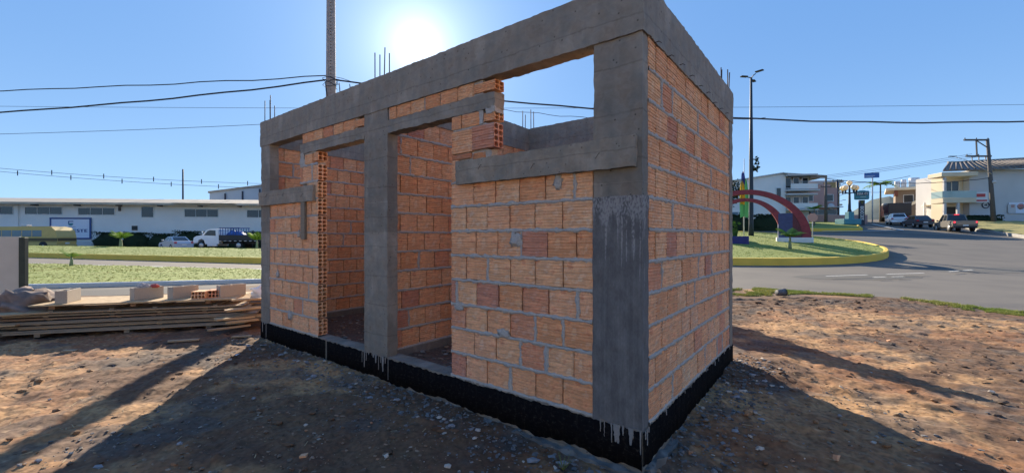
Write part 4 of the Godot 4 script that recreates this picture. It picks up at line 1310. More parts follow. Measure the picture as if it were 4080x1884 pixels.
	# brick shards
	for k in 26:
		var x := R(-4.5, 5.5); var d := R(1.3, 7.0)
		if hut_dist(x, d) < 0.1: continue
		st = begin(); var pp := []
		for i in 8: pp.append(Vector3((0.5 if i & 1 else -0.5) * R(0.5, 1.2), (0.5 if i & 2 else -0.5) * 0.4, (0.5 if i & 4 else -0.5) * R(0.5, 1.2)) * 0.045)
		hexa(st, pp)
		o = obj("brick_shard", st, M.clay_plain)
		o.transform = Transform3D(Basis(Vector3(R(-1, 1), R(1, 2), R(-1, 1)).normalized(), R(0, TAU)), P(x, lot_h(x, d) + 0.006, d))
		tag(o, "small orange clay shard lying on the earth near the hut", "shard", "clay shards around the hut")
	# wood scraps on the ground in front of the stack
	for a in [[-4.55, 5.85, 0.35, 0.5], [-3.9, 6.1, 0.25, 0.3], [-3.3, 6.2, 0.3, 0.9], [-5.6, 5.35, 0.16, 0.1], [-2.95, 5.7, 0.2, 0.6]]:
		plank("wood_scrap", "splintered wood scrap lying on the earth in front of the board stack", P(a[0], lot_h(a[0], a[1]) + 0.02, a[1]), Vector3(a[2], 0.02, 0.06), a[3], M.timber0, "wood scraps on the earth", R(-0.05, 0.05))
	# unseen shed added behind the hut, shaped for the slanting shadow on the right
	t = thing("shadow_shed", "unseen small timber shed added behind the hut to throw a slanting shadow", "shed", P(2.78, 0.0, 8.9), atan2(-0.6137, -0.7895))
	for k in 8:
		st = begin(); var hh := 2.02 - k * 0.14; box(st, Vector3(0.07 + k * 0.14, hh / 2, 0), Vector3(0.132, hh, 0.025)); obj("plank", st, M["timber%d" % (k % 4)], t)
	for k in 8:
		st = begin(); var hh := 2.0 - k * 0.14; box(st, Vector3(0.07 + k * 0.14, hh / 2, -0.9), Vector3(0.132, hh, 0.025)); obj("plank", st, M["timber%d" % (k % 3)], t)
	st = begin(); hexa(st, [Vector3(-0.05, 2.06, 0.06), Vector3(1.16, 0.88, 0.06), Vector3(-0.05, 2.09, 0.06), Vector3(1.16, 0.91, 0.06), Vector3(-0.05, 2.06, -0.96), Vector3(1.16, 0.88, -0.96), Vector3(-0.05, 2.09, -0.96), Vector3(1.16, 0.91, -0.96)]); obj("roof", st, M.roof_grey, t)

# ------------------------------------------------------------------ plants
func frond(st: SurfaceTool, base: Vector3, ang: float, lift: float, l: float, w: float, n := 9):
	var dir := Vector3(cos(ang), 0, sin(ang)); var sidev := Vector3(-sin(ang), 0, cos(ang))
	var prev := base
	for i in n:
		var t := (i + 1.0) / n
		var c := base + dir * l * t * cos(lift * 0.6) + Vector3(0, l * (sin(lift) * t - 0.75 * t * t * (1.1 - lift * 0.35)), 0)
		var ww := w * sin(PI * (0.12 + 0.86 * t)) + 0.01
		quad(st, prev + sidev * 0.008, c + sidev * 0.006, c - sidev * 0.006, prev - sidev * 0.008)
		for s in [-1.0, 1.0]:
			var tip: Vector3 = c + sidev * s * ww + dir * ww * 0.7 - Vector3(0, ww * 0.25, 0)
			tri(st, prev, c, tip)
			tri(st, prev.lerp(c, 0.2), prev.lerp(c, 0.75), tip - dir * ww * 0.45 + Vector3(0, 0.01, 0))
		prev = c

func palm(label: String, at: Vector3, trunk_h: float, l: float, n: int, r := 0.07, lift := 0.9, group := ""):
	var t := thing("young_palm", label, "palm", at, R(0, 6.0), group)
	var st := begin(true)
	tube(st, [Vector3(0, -0.05, 0), Vector3(0.0, trunk_h * 0.25, 0), Vector3(0.01, trunk_h * 0.6, 0), Vector3(0, trunk_h, 0)], [r * 1.25, r, r * 0.8, r * 0.5], 10)
	obj("trunk", st, M.palm_stem if trunk_h < 1.2 else M.trunk, t)
	for i in n:
		st = begin()
		frond(st, Vector3(0, trunk_h * 0.97, 0), TAU * i / n + R(-0.3, 0.3), lift + R(-0.5, 0.35), l * R(0.8, 1.15), l * 0.32)
		obj("frond", st, M.leaf_light if i % 3 != 1 else M.leaf_mid, t)

func leaves(st: SurfaceTool, n: int, lo: Vector3, hi: Vector3, size: float, round_ := false):
	for i in n:
		var v := Vector3(R(-1, 1), R(-1, 1), R(-1, 1))
		if round_:
			if v.length() > 1.0 or (v.length() < 0.45 and rng.randf() < 0.6): v = v.normalized() * R(0.75, 1.0)
			v *= 1.0 + 0.35 * nz.get_noise_3dv(v * 2.0 + lo)
		else:
			v.y = 1.0 - absf(v.y) * absf(v.y) * 1.6 if v.y > -0.4 else v.y
			v.y *= 1.0 + 0.25 * nz.get_noise_2d((lo.x + v.x * (hi.x - lo.x)) * 0.9, lo.z)
		var c := (lo + hi) * 0.5 + v * (hi - lo) * 0.5
		var b := Basis(Vector3(R(-1, 1), R(-1, 1), R(-1, 1)).normalized(), R(0, TAU)) * size * R(0.6, 1.3)
		quad(st, c + b * Vector3(-0.5, 0, 0), c + b * Vector3(0, 0.28, 0.1), c + b * Vector3(0.5, 0, 0), c + b * Vector3(0, -0.28, 0.1))

func shrub(called: String, label: String, cat: String, at: Vector3, size: Vector3, mat: Material, n: int, leaf: float, group := "", turn := 0.0):
	var t := thing(called, label, cat, at, turn, group)
	var st := begin()
	leaves(st, n, Vector3(-size.x / 2, 0.0, -size.z / 2), Vector3(size.x / 2, size.y, size.z / 2), leaf)
	obj("foliage", st, mat, t)
	obj("solid_core", crumple(int(at.x * 7.0), Vector3(size.x * 0.52, size.y * 0.72, size.z * 0.42), 10, 0.3), mat, t).position = Vector3(0, size.y * 0.22, 0)  # solid core added so the bush reads as a dark mass
	st = begin(true)
	for k in maxi(2, int(size.x / 1.2)):
		var x := -size.x / 2 + (k + 0.5) * size.x / maxi(2, int(size.x / 1.2))
		tube(st, [Vector3(x, -0.1, 0), Vector3(x + R(-0.1, 0.1), size.y * 0.7, R(-0.1, 0.1))], [0.05, 0.015], 5)
		var o := obj("stem", st, M.trunk, t); st = begin(true)

func tree(label: String, at: Vector3, h: float, cr: Vector3, mat: Material, n: int, leaf: float, group := ""):
	var t := thing("leafy_tree", label, "tree", at, R(0, 6), group)
	var st := begin(true)
	tube(st, [Vector3(0, -0.2, 0), Vector3(0.05, h * 0.35, 0), Vector3(-0.05, h * 0.7, 0.05)], [0.16, 0.12, 0.05], 8)
	for k in 4:
		var a := k * 1.6
		tube(st, [Vector3(0.02, h * 0.35, 0), Vector3(cos(a) * cr.x * 0.3, h * 0.55, sin(a) * cr.z * 0.3), Vector3(cos(a) * cr.x * 0.55, h * 0.75, sin(a) * cr.z * 0.55)], [0.07, 0.05, 0.02], 6)
	obj("trunk", st, M.trunk, t)
	st = begin()
	for k in 7:
		var a := k * 0.9 + R(-0.3, 0.3)
		var c := Vector3(cos(a) * cr.x * 0.45, h * R(0.55, 0.95), sin(a) * cr.z * 0.45)
		leaves(st, n / 7, c - cr * 0.5, c + cr * 0.5, leaf, true)
	obj("crown", st, mat, t)

# ------------------------------------------------------------------ vehicles
func rh(x: float, d: float) -> float: return gh(x, d) - 0.1

func part(t: Node, called: String, mat: Material, c: Vector3, s: Vector3, bev := 0.0, b := Basis()) -> MeshInstance3D:
	var st := begin()
	if bev > 0.0: bbox(st, c, s, bev, b)
	else: box(st, c, s, b)
	return obj(called, st, mat, t)

func wheel(t: Node, c: Vector3, r: float, w: float, out: float):
	var st := begin(true)
	tube(st, [c + Vector3(0, 0, -w / 2), c + Vector3(0, 0, -w / 2 + 0.03), c + Vector3(0, 0, w / 2 - 0.03), c + Vector3(0, 0, w / 2)], [r * 0.92, r, r, r * 0.92], 20)
	var o := obj("wheel", st, M.tyre, t)
	st = begin(true)
	tube(st, [c + Vector3(0, 0, out * (w / 2 - 0.02)), c + Vector3(0, 0, out * (w / 2 + 0.008)), c + Vector3(0, 0, out * (w / 2 + 0.02))], [r * 0.62, r * 0.6, r * 0.25], 14)
	obj("rim", st, M.rim, o)

# x forward, y up, z across; cab = [rear bottom, rear top, front top, front bottom]
func car(called: String, label: String, cat: String, x: float, d: float, h: float, th: float, W: float, prof: Array, belt: float, roof: float, cab: Array, wheels: Array, wr: float, mat: Material, brake := false) -> Node3D:
	var t := thing(called, label, cat, P(x, h, d), th)
	var poly := PackedVector2Array()
	for p in prof: poly.append(Vector2(p[0], p[1]))
	var st := begin()
	ext(st, poly, -W / 2 + 0.07, W / 2 - 0.07)
	var cen := Vector2((prof[0][0] + prof[-1][0]) / 2, 0.62)
	var small := PackedVector2Array()
	for p in poly: small.append(cen + (p - cen) * Vector2(0.985, 0.90))
	ext(st, small, -W / 2, W / 2)
	obj("body", st, mat, t)
	# cabin frustum
	var wb := W / 2 - 0.10; var wt := W / 2 - 0.24
	st = begin()
	var q := [Vector3(cab[0], belt, -wb), Vector3(cab[3], belt, -wb), Vector3(cab[1], roof, -wt), Vector3(cab[2], roof, -wt), Vector3(cab[0], belt, wb), Vector3(cab[3], belt, wb), Vector3(cab[1], roof, wt), Vector3(cab[2], roof, wt)]
	hexa(st, q)
	obj("cabin", st, mat, t)
	# roof skin rounded a little above the frustum
	st = begin(); bbox(st, Vector3((cab[1] + cab[2]) / 2, roof + 0.012, 0), Vector3(cab[2] - cab[1] - 0.02, 0.05, wt * 2.0 - 0.02), 0.02); obj("roof", st, mat, t)
	# panes lie just outside the frustum faces
	var pane = func(a: Vector3, b: Vector3, c: Vector3, e: Vector3, m: float, n: Vector3):
		var cc := (a + b + c + e) / 4.0
		var s2 := begin(); var r := []
		for v in [a, b, c, e]: r.append(cc + (v - cc) * m + n)
		var f := []
		for v in r: f.append(v - n * 2.0)
		hexa(s2, [r[0], r[1], r[3], r[2], f[0], f[1], f[3], f[2]])
		obj("window", s2, M.glass_dark, t)
	pane.call(q[0], q[4], q[6], q[2], 0.86, Vector3(-0.012, 0.008, 0))
	pane.call(q[1], q[5], q[7], q[3], 0.86, Vector3(0.012, 0.008, 0))
	for s in [0, 4]:
		var n := Vector3(0, 0.004, -0.012 if s == 0 else 0.012)
		var mid_b: Vector3 = q[s].lerp(q[s + 1], 0.48); var mid_t: Vector3 = q[s + 2].lerp(q[s + 3], 0.46)
		pane.call(q[s], mid_b, mid_t, q[s + 2], 0.84, n)
		pane.call(mid_b, q[s + 1], q[s + 3], mid_t, 0.84, n)
	for wx in wheels:
		for s in [-1.0, 1.0]:
			var ar := begin(true)
			tube(ar, [Vector3(wx, wr + 0.02, s * (W / 2 - 0.16)), Vector3(wx, wr + 0.02, s * (W / 2 + 0.004))], wr * 1.16, 20)
			obj("wheel_arch", ar, M.dark, t)
			wheel(t, Vector3(wx, wr, s * (W / 2 - 0.09)), wr, 0.21, s)
	var x0: float = prof[0][0]; var x1: float = prof[-1][0]
	part(t, "bumper", M.dark if called == "pickup_truck" else mat, Vector3(x0 - 0.02, 0.42, 0), Vector3(0.14, 0.2, W - 0.12), 0.03)
	part(t, "bumper", mat, Vector3(x1 + 0.02, 0.42, 0), Vector3(0.14, 0.22, W - 0.12), 0.03)
	part(t, "number_plate", M.frame_white, Vector3(x0 - 0.105, 0.60, 0), Vector3(0.02, 0.13, 0.42))
	for s in [-1.0, 1.0]:
		part(t, "tail_light", M.brake_light if brake else M.lens_red, Vector3(x0 + 0.03, belt - 0.16, s * (W / 2 - 0.16)), Vector3(0.16, 0.20, 0.22), 0.02)
		part(t, "head_light", M.frame_white, Vector3(x1 - 0.04, belt - 0.24, s * (W / 2 - 0.22)), Vector3(0.12, 0.14, 0.28), 0.02)
		part(t, "mirror", mat, Vector3(cab[3] - 0.25, belt + 0.1, s * (W / 2 + 0.05)), Vector3(0.1, 0.14, 0.18), 0.03)
	return t

func window(t: Node, c: Vector3, w: float, h: float, frame: Material, glass: Material, turn := 0.0, cols := 1):
	# c = centre on the wall face; faces +z when turn is 0
	var b := Basis(Vector3.UP, turn)
	var st := begin(); var f := 0.07
	for s in [-1, 1]:
		box(st, c + b * Vector3(0, s * (h / 2), 0.02), Vector3(w + f, f, 0.12), b)
		box(st, c + b * Vector3(s * (w / 2), 0, 0.018), Vector3(f, h - f, 0.11), b)
	for k in range(1, cols): box(st, c + b * Vector3(-w / 2 + w * k / cols, 0, 0.016), Vector3(0.05, h - f, 0.10), b)
	var o := obj("window", st, frame, t)
	for k in cols:
		st = begin(); box(st, c + b * Vector3(-w / 2 + w * (k + 0.5) / cols, 0, 0.012), Vector3(w / cols - 0.06, h - f, 0.03), b)
		obj("pane", st, glass, o)

func text(t: Node, called: String, s: String, size: float, depth: float, mat: Material, xf: Transform3D):
	var m := TextMesh.new(); m.text = s; m.font_size = 64; m.pixel_size = size / 46.0; m.depth = depth
	var f := SystemFont.new(); f.font_names = PackedStringArray(["Droid Sans"]); f.font_weight = 700; m.font = f
	var o := obj(called, m, mat, t); o.transform = xf

# ------------------------------------------------------------------ left of the hut
func left_side():
	var st: SurfaceTool
	var th := atan2(3.6, 33.7)
	# ---- white warehouse
	var t := thing("white_warehouse", "long low white warehouse with strip windows and a pale grey roof", "warehouse", P(-70.2, -0.2, 58.0), th)
	st = begin()
	box(st, Vector3(16, 3.1, -7.0), Vector3(48, 6.2, 14.0))
	obj("wall", st, M.white_wall, t)
	part(t, "pilaster", M.white_wall, Vector3(2.0, 3.0, 0.08), Vector3(0.5, 6.0, 0.2))
	part(t, "base_course", M.wall_grey, Vector3(16, 0.5, 0.06), Vector3(47.9, 1.0, 0.12))
	st = begin()
	hexa(st, [Vector3(-8.3, 6.2, 1.1), Vector3(40.3, 6.2, 1.1), Vector3(-8.3, 6.36, 1.1), Vector3(40.3, 6.36, 1.1), Vector3(-8.3, 7.4, -7.2), Vector3(40.3, 7.4, -7.2), Vector3(-8.3, 7.56, -7.2), Vector3(40.3, 7.56, -7.2)])
	hexa(st, [Vector3(-8.3, 7.4, -7.2), Vector3(40.3, 7.4, -7.2), Vector3(-8.3, 7.56, -7.2), Vector3(40.3, 7.56, -7.2), Vector3(-8.3, 6.2, -14.6), Vector3(40.3, 6.2, -14.6), Vector3(-8.3, 6.36, -14.6), Vector3(40.3, 6.36, -14.6)])
	var rf := obj("roof", st, M.roof_grey, t)
	part(rf, "gutter", M.roof_pale, Vector3(16, 6.16, 1.22), Vector3(48.6, 0.22, 0.2))
	st = begin()
	hexa(st, [Vector3(22.8, 6.3, 1.6), Vector3(31, 6.3, 1.6), Vector3(22.8, 6.36, 1.6), Vector3(31, 6.36, 1.6), Vector3(24.6, 6.98, -1.9), Vector3(29.2, 6.98, -1.9), Vector3(24.6, 7.05, -1.9), Vector3(29.2, 7.05, -1.9)])
	obj("canopy", st, M.roof_pale, t)
	for k in 9: part(rf, "bracket", M.wood_pole, Vector3(-6.0 + k * 5.3, 6.02, 0.5), Vector3(0.14, 0.24, 1.0))
	for a in [[-0.1, 1.55, 4.5, 5.59, 1], [2.98, 7.64, 4.53, 5.55, 3], [9.65, 14.32, 4.49, 5.48, 3], [17.77, 19.38, 4.18, 5.69, 1], [23.44, 27.97, 4.26, 5.38, 3], [31.87, 35.06, 4.22, 5.33, 2]]:
		window(t, Vector3((a[0] + a[1]) / 2, (a[2] + a[3]) / 2 + 0.2, 0.0), a[1] - a[0], a[3] - a[2], M.frame_white, M.glass_dark, 0.0, a[4])
	part(t, "meter_box", M.charcoal, Vector3(16.9, 2.87, 0.06), Vector3(0.7, 0.62, 0.14), 0.02)
	part(t, "downpipe", M.wood_pole, Vector3(15.0, 5.55, 0.12), Vector3(0.22, 0.6, 0.2))
	# ---- signboard on its wall
	t = thing("signboard", "white signboard with a blue frame and blue lettering on the warehouse", "sign", P(-70.2, 0, 58.0) + Basis(Vector3.UP, th) * Vector3(8.77, 2.59, 0.1), th)
	part(t, "board", M.sign_white, Vector3(0, 0, 0.02), Vector3(4.8, 2.7, 0.06))
	for s in [-1, 1]:
		part(t, "frame", M.sign_blue, Vector3(0, s * 1.4, 0.03), Vector3(5.2, 0.2, 0.12))
		part(t, "frame", M.sign_blue, Vector3(s * 2.5, 0, 0.028), Vector3(0.2, 2.6, 0.11))
	text(t, "lettering", "ESTE", 0.42, 0.03, M.sign_blue, Transform3D(Basis().scaled(Vector3(1.5, 1, 1)), Vector3(1.22, -0.32, 0.06)))
	# emblem: a bar, a stroke and a half disc
	part(t, "emblem", M.sign_blue, Vector3(0.05, 0.98, 0.06), Vector3(0.66, 0.10, 0.03))
	part(t, "emblem", M.sign_blue, Vector3(-0.22, 0.84, 0.06), Vector3(0.12, 0.22, 0.03))
	st = begin(); var hd := PackedVector2Array([Vector2(-0.3, 0.72), Vector2(0.36, 0.72)])
	for k in 11: hd.append(Vector2(0.03 + 0.33 * cos(PI * k / 10.0), 0.70 - 0.33 * sin(PI * k / 10.0)))
	ext(st, hd, 0.05, 0.075); obj("emblem", st, M.sign_teal, t)
	part(t, "rule", M.sign_blue, Vector3(0.2, 0.22, 0.06), Vector3(0.9, 0.04, 0.02))
	# ---- hedge along the wall
	for k in 9:
		var x := -53.0 + k * 3.2
		shrub("hedge_bush", "dark clipped hedge bush along the foot of the white warehouse", "bush", P(x, -0.1, 55.6 + (x + 53.0) * 0.107), Vector3(3.3, R(1.9, 2.6), 1.6), M.leaf_dark, 1300, 0.17, "hedge bushes before the warehouse", th)
	# ---- blue-grey hall behind
	t = thing("steel_hall", "blue grey steel hall with ribbed cladding rising behind the warehouse", "hall", P(-59.0, 0, 86), 0.12)
	st = begin(); ext(st, PackedVector2Array([Vector2(-2.4, 0), Vector2(-2.4, 10.3), Vector2(8, 12.0), Vector2(24, 14.2), Vector2(24, 0)]), -16.0, 0.0); obj("wall", st, M.blue_steel, t)
	st = begin(); hexa(st, [Vector3(-2.6, 10.25, 0.25), Vector3(24.2, 14.2, 0.25), Vector3(-2.6, 10.6, 0.25), Vector3(24.2, 14.6, 0.25), Vector3(-2.6, 10.25, -16.2), Vector3(24.2, 14.2, -16.2), Vector3(-2.6, 10.6, -16.2), Vector3(24.2, 14.6, -16.2)]); obj("parapet", st, M.roof_grey, t)
	for k in 5: part(t, "rib", M.pole_dark, Vector3(0.6 + k * 3.3, 5.1 + k * 0.25, 0.12), Vector3(0.22, 10.2 + k * 0.5, 0.25))
	# ---- bus
	t = thing("yellow_bus", "dusty yellow minibus with a brown waist band passing the warehouse", "bus", P(-51.8, -0.05, 48.0), 0.0)
	var W := 2.15
	st = begin()
	var side := PackedVector2Array([Vector2(-7.2, 0.42), Vector2(0.0, 0.42), Vector2(0.12, 0.9), Vector2(0.08, 1.5), Vector2(-0.12, 2.2), Vector2(-0.55, 2.58), Vector2(-7.2, 2.52)])
	ext(st, side, -W, 0.0)
	obj("body", st, M.yellow_paint, t)
	st = begin(); ext(st, PackedVector2Array([Vector2(-7.2, 2.52), Vector2(-0.55, 2.58), Vector2(-1.0, 2.68), Vector2(-7.2, 2.64)]), -W + 0.2, -0.2); obj("roof", st, M.yellow_paint, t)
	part(t, "waist_band", M.band_brown, Vector3(-3.55, 1.17, 0.0), Vector3(7.3, 0.34, 0.03))
	part(t, "waist_band", M.band_brown, Vector3(0.1, 1.17, -W / 2), Vector3(0.06, 0.34, W - 0.1))
	part(t, "moulding", M.dark, Vector3(-3.55, 0.93, 0.01), Vector3(7.2, 0.04, 0.04))
	for k in 5:
		st = begin(); bbox(st, Vector3(-2.2 - k * 1.15, 1.86, 0.0), Vector3(1.08, 0.72, 0.05), 0.02); obj("window", st, M.glass_blue, t)
	part(t, "number_plate", M.frame_white, Vector3(0.13, 0.75, -W / 2), Vector3(0.03, 0.14, 0.45))
	part(t, "roof_vent", M.wall_grey, Vector3(-4.6, 2.76, -W / 2), Vector3(0.7, 0.22, 0.6), 0.05)
	part(t, "bumper", M.yellow_paint, Vector3(0.12, 0.5, -W / 2), Vector3(0.16, 0.24, W), 0.03)
	for wx in [-1.5, -5.6]:
		for s in [-0.12, -W + 0.12]:
			st = begin(true); tube(st, [Vector3(wx, 0.46, s - 0.08), Vector3(wx, 0.46, s + 0.135)], 0.5, 20); obj("wheel_arch", st, M.dark, t)
			wheel(t, Vector3(wx, 0.40, s), 0.38, 0.24, 1.0 if s > -1 else -1.0)
	# ---- silver saloon
	var saloon := [[-2.15, 0.35], [-2.2, 0.75], [-2.05, 0.98], [-1.5, 1.02], [0.9, 0.98], [1.9, 0.82], [2.15, 0.62], [2.15, 0.35]]
	car("silver_saloon", "silver saloon car seen from behind beside the lawn on the left", "car", -36.6, 46.0, -0.02, atan2(0.55, -0.83), 1.78, saloon, 1.0, 1.44, [-1.5, -0.75, 0.35, 1.1], [-1.3, 1.35], 0.31, M.car_silver)
	# ---- white flatbed truck
	t = thing("flatbed_truck", "white bonneted flatbed truck loaded under a blue tarpaulin", "truck", P(-36.4, 0.0, 49.5), PI)
	W = 2.1
	var cabp := PackedVector2Array([Vector2(-2.75, 0.62), Vector2(-2.75, 1.35), Vector2(-2.7, 2.3), Vector2(-1.75, 2.36), Vector2(-1.35, 2.2), Vector2(-0.85, 1.62), Vector2(-0.2, 1.52), Vector2(0.12, 1.34), Vector2(0.2, 0.9), Vector2(0.2, 0.72), Vector2(-0.3, 0.72), Vector2(-0.42, 1.05), Vector2(-0.75, 1.2), Vector2(-1.05, 1.05), Vector2(-1.2, 0.6)])
	st = begin(); ext(st, cabp, -W / 2, W / 2); obj("cab", st, M.car_white, t)
	for s in [-1, 1]:
		st = begin(); ext(st, PackedVector2Array([Vector2(-2.4, 1.55), Vector2(-2.38, 2.16), Vector2(-1.75, 2.2), Vector2(-1.45, 2.08), Vector2(-1.05, 1.6)]), s * W / 2 - 0.012, s * W / 2 + 0.012); obj("window", st, M.glass_dark, t)
		part(t, "mirror", M.car_white, Vector3(-1.05, 1.85, s * (W / 2 + 0.2)), Vector3(0.08, 0.34, 0.16), 0.02)
		part(t, "step", M.car_white, Vector3(-1.95, 0.5, s * (W / 2 - 0.12)), Vector3(1.1, 0.3, 0.25), 0.03)
		for wx in [-0.72, -5.0]: wheel(t, Vector3(wx, 0.45, s * (W / 2 - 0.14)), 0.45, 0.26, s)
	st = begin(); hexa(st, [Vector3(-1.36, 2.1, -0.8), Vector3(-0.92, 1.64, -0.9), Vector3(-1.33, 2.18, -0.8), Vector3(-0.86, 1.68, -0.9), Vector3(-1.36, 2.1, 0.8), Vector3(-0.92, 1.64, 0.9), Vector3(-1.33, 2.18, 0.8), Vector3(-0.86, 1.68, 0.9)]); obj("windscreen", st, M.glass_dark, t)
	part(t, "grille", M.dark, Vector3(0.2, 1.05, 0), Vector3(0.08, 0.4, 1.5), 0.02)
	part(t, "bumper", M.car_white, Vector3(0.22, 0.68, 0), Vector3(0.16, 0.22, 2.05), 0.03)
	part(t, "chassis", M.dark, Vector3(-4.2, 0.75, 0), Vector3(4.6, 0.3, 0.9))
	part(t, "bed", M.dark, Vector3(-5.0, 1.05, 0), Vector3(4.4, 0.16, 2.2))
	for s in [-1, 1]: part(t, "bed_side", M.charcoal, Vector3(-5.0, 1.38, s * 1.08), Vector3(4.4, 0.5, 0.05))
	for k in 8: part(t, "stake", M.frame_white, Vector3(-2.95 - k * 0.58, 0.96, -1.13), Vector3(0.26, 0.06, 0.03))
	part(t, "rack_rail", M.sign_blue, Vector3(-3.9, 2.45, -0.95), Vector3(2.3, 0.09, 0.07)); part(t, "rack_rail", M.sign_blue, Vector3(-3.9, 2.15, -0.95), Vector3(2.3, 0.06, 0.06)); part(t, "rack_rail", M.sign_blue, Vector3(-3.9, 2.45, 0.95), Vector3(2.3, 0.09, 0.07))
	for k in 8:
		for s in [-1, 1]: part(t, "rack_post", M.sign_blue, Vector3(-2.85 - k * 0.3, 1.75, s * 0.95), Vector3(0.05, 1.35, 0.05))
	var o := obj("tarpaulin", crumple(51, Vector3(0.9, 0.6, 0.8), 12, 0.35), M.tarp_blue, t); o.position = Vector3(-4.1, 1.5, 0)
	# ---- young palms on the lawns
	palm("tiny palm with three wide leaves on the narrow median", P(-21.6, isl_m.call(-21.6, 20.7), 20.7), 0.42, 0.6, 4, 0.07, 1.25)
	palm("young palm in front of the hedge on the left lawn", P(-35.2, isl_l.call(-35.2, 38.0), 38.0), 0.85, 1.25, 8, 0.13, 1.5)
	palm("young palm on the lawn beside the flatbed truck", P(-20.3, isl_l.call(-20.3, 33.6), 33.6), 0.85, 1.05, 9, 0.09, 1.5)
	# ---- far mast behind the roof
	utility_pole("slim_pole", "slim dark pole standing behind the warehouse roof", P(-56.5, 0, 72.5), 13.0, 0.16, 0.12, M.pole_dark, [], 0.0)

# ------------------------------------------------------------------ poles and lamps
func utility_pole(called: String, label: String, at: Vector3, h: float, r0: float, r1: float, mat: Material, arms: Array, turn: float, lean := 0.0, group := "") -> Node3D:
	var t := thing(called, label, "pole", at, turn, group)
	var st := begin(true)
	tube(st, [Vector3(0, -0.3, 0), Vector3(lean * 0.5, h * 0.5, 0), Vector3(lean, h, 0)], [r0, (r0 + r1) / 2, r1], 10)
	obj("shaft", st, mat, t)
	for a in arms:   # [height, x0, x1, thickness]
		var x: float = lean * a[0] / h
		var o := part(t, "crossarm", M.wood_pole, Vector3(x + (a[1] + a[2]) / 2, a[0], 0.0), Vector3(a[2] - a[1], a[3], a[3]))
		for k in 3:
			st = begin(true); var c := Vector3(x + lerpf(a[1] + 0.1, a[2] - 0.1, k / 2.0), a[0] + a[3] / 2, 0)
			tube(st, [c, c + Vector3(0, 0.1, 0), c + Vector3(0, 0.2, 0)], [0.03, 0.06, 0.03], 8); obj("insulator", st, M.pole_dark, o)
	return t

func lamp_arm(t: Node, from: Vector3, to: Vector3, mat: Material, head: float):
	var st := begin(true)
	var m := from.lerp(to, 0.55) + Vector3(0, (to.y - from.y) * 0.18, 0)
	tube(st, [from, m, to], 0.035, 6); var o := obj("lamp_arm", st, mat, t)
	var dir := (to - m).normalized()
	st = begin(); bbox(st, to + dir * head * 0.5, Vector3(head, 0.09, 0.26), 0.02, Basis.looking_at(dir.cross(Vector3.UP).normalized(), Vector3.UP)); obj("lamp_head", st, M.charcoal, o)

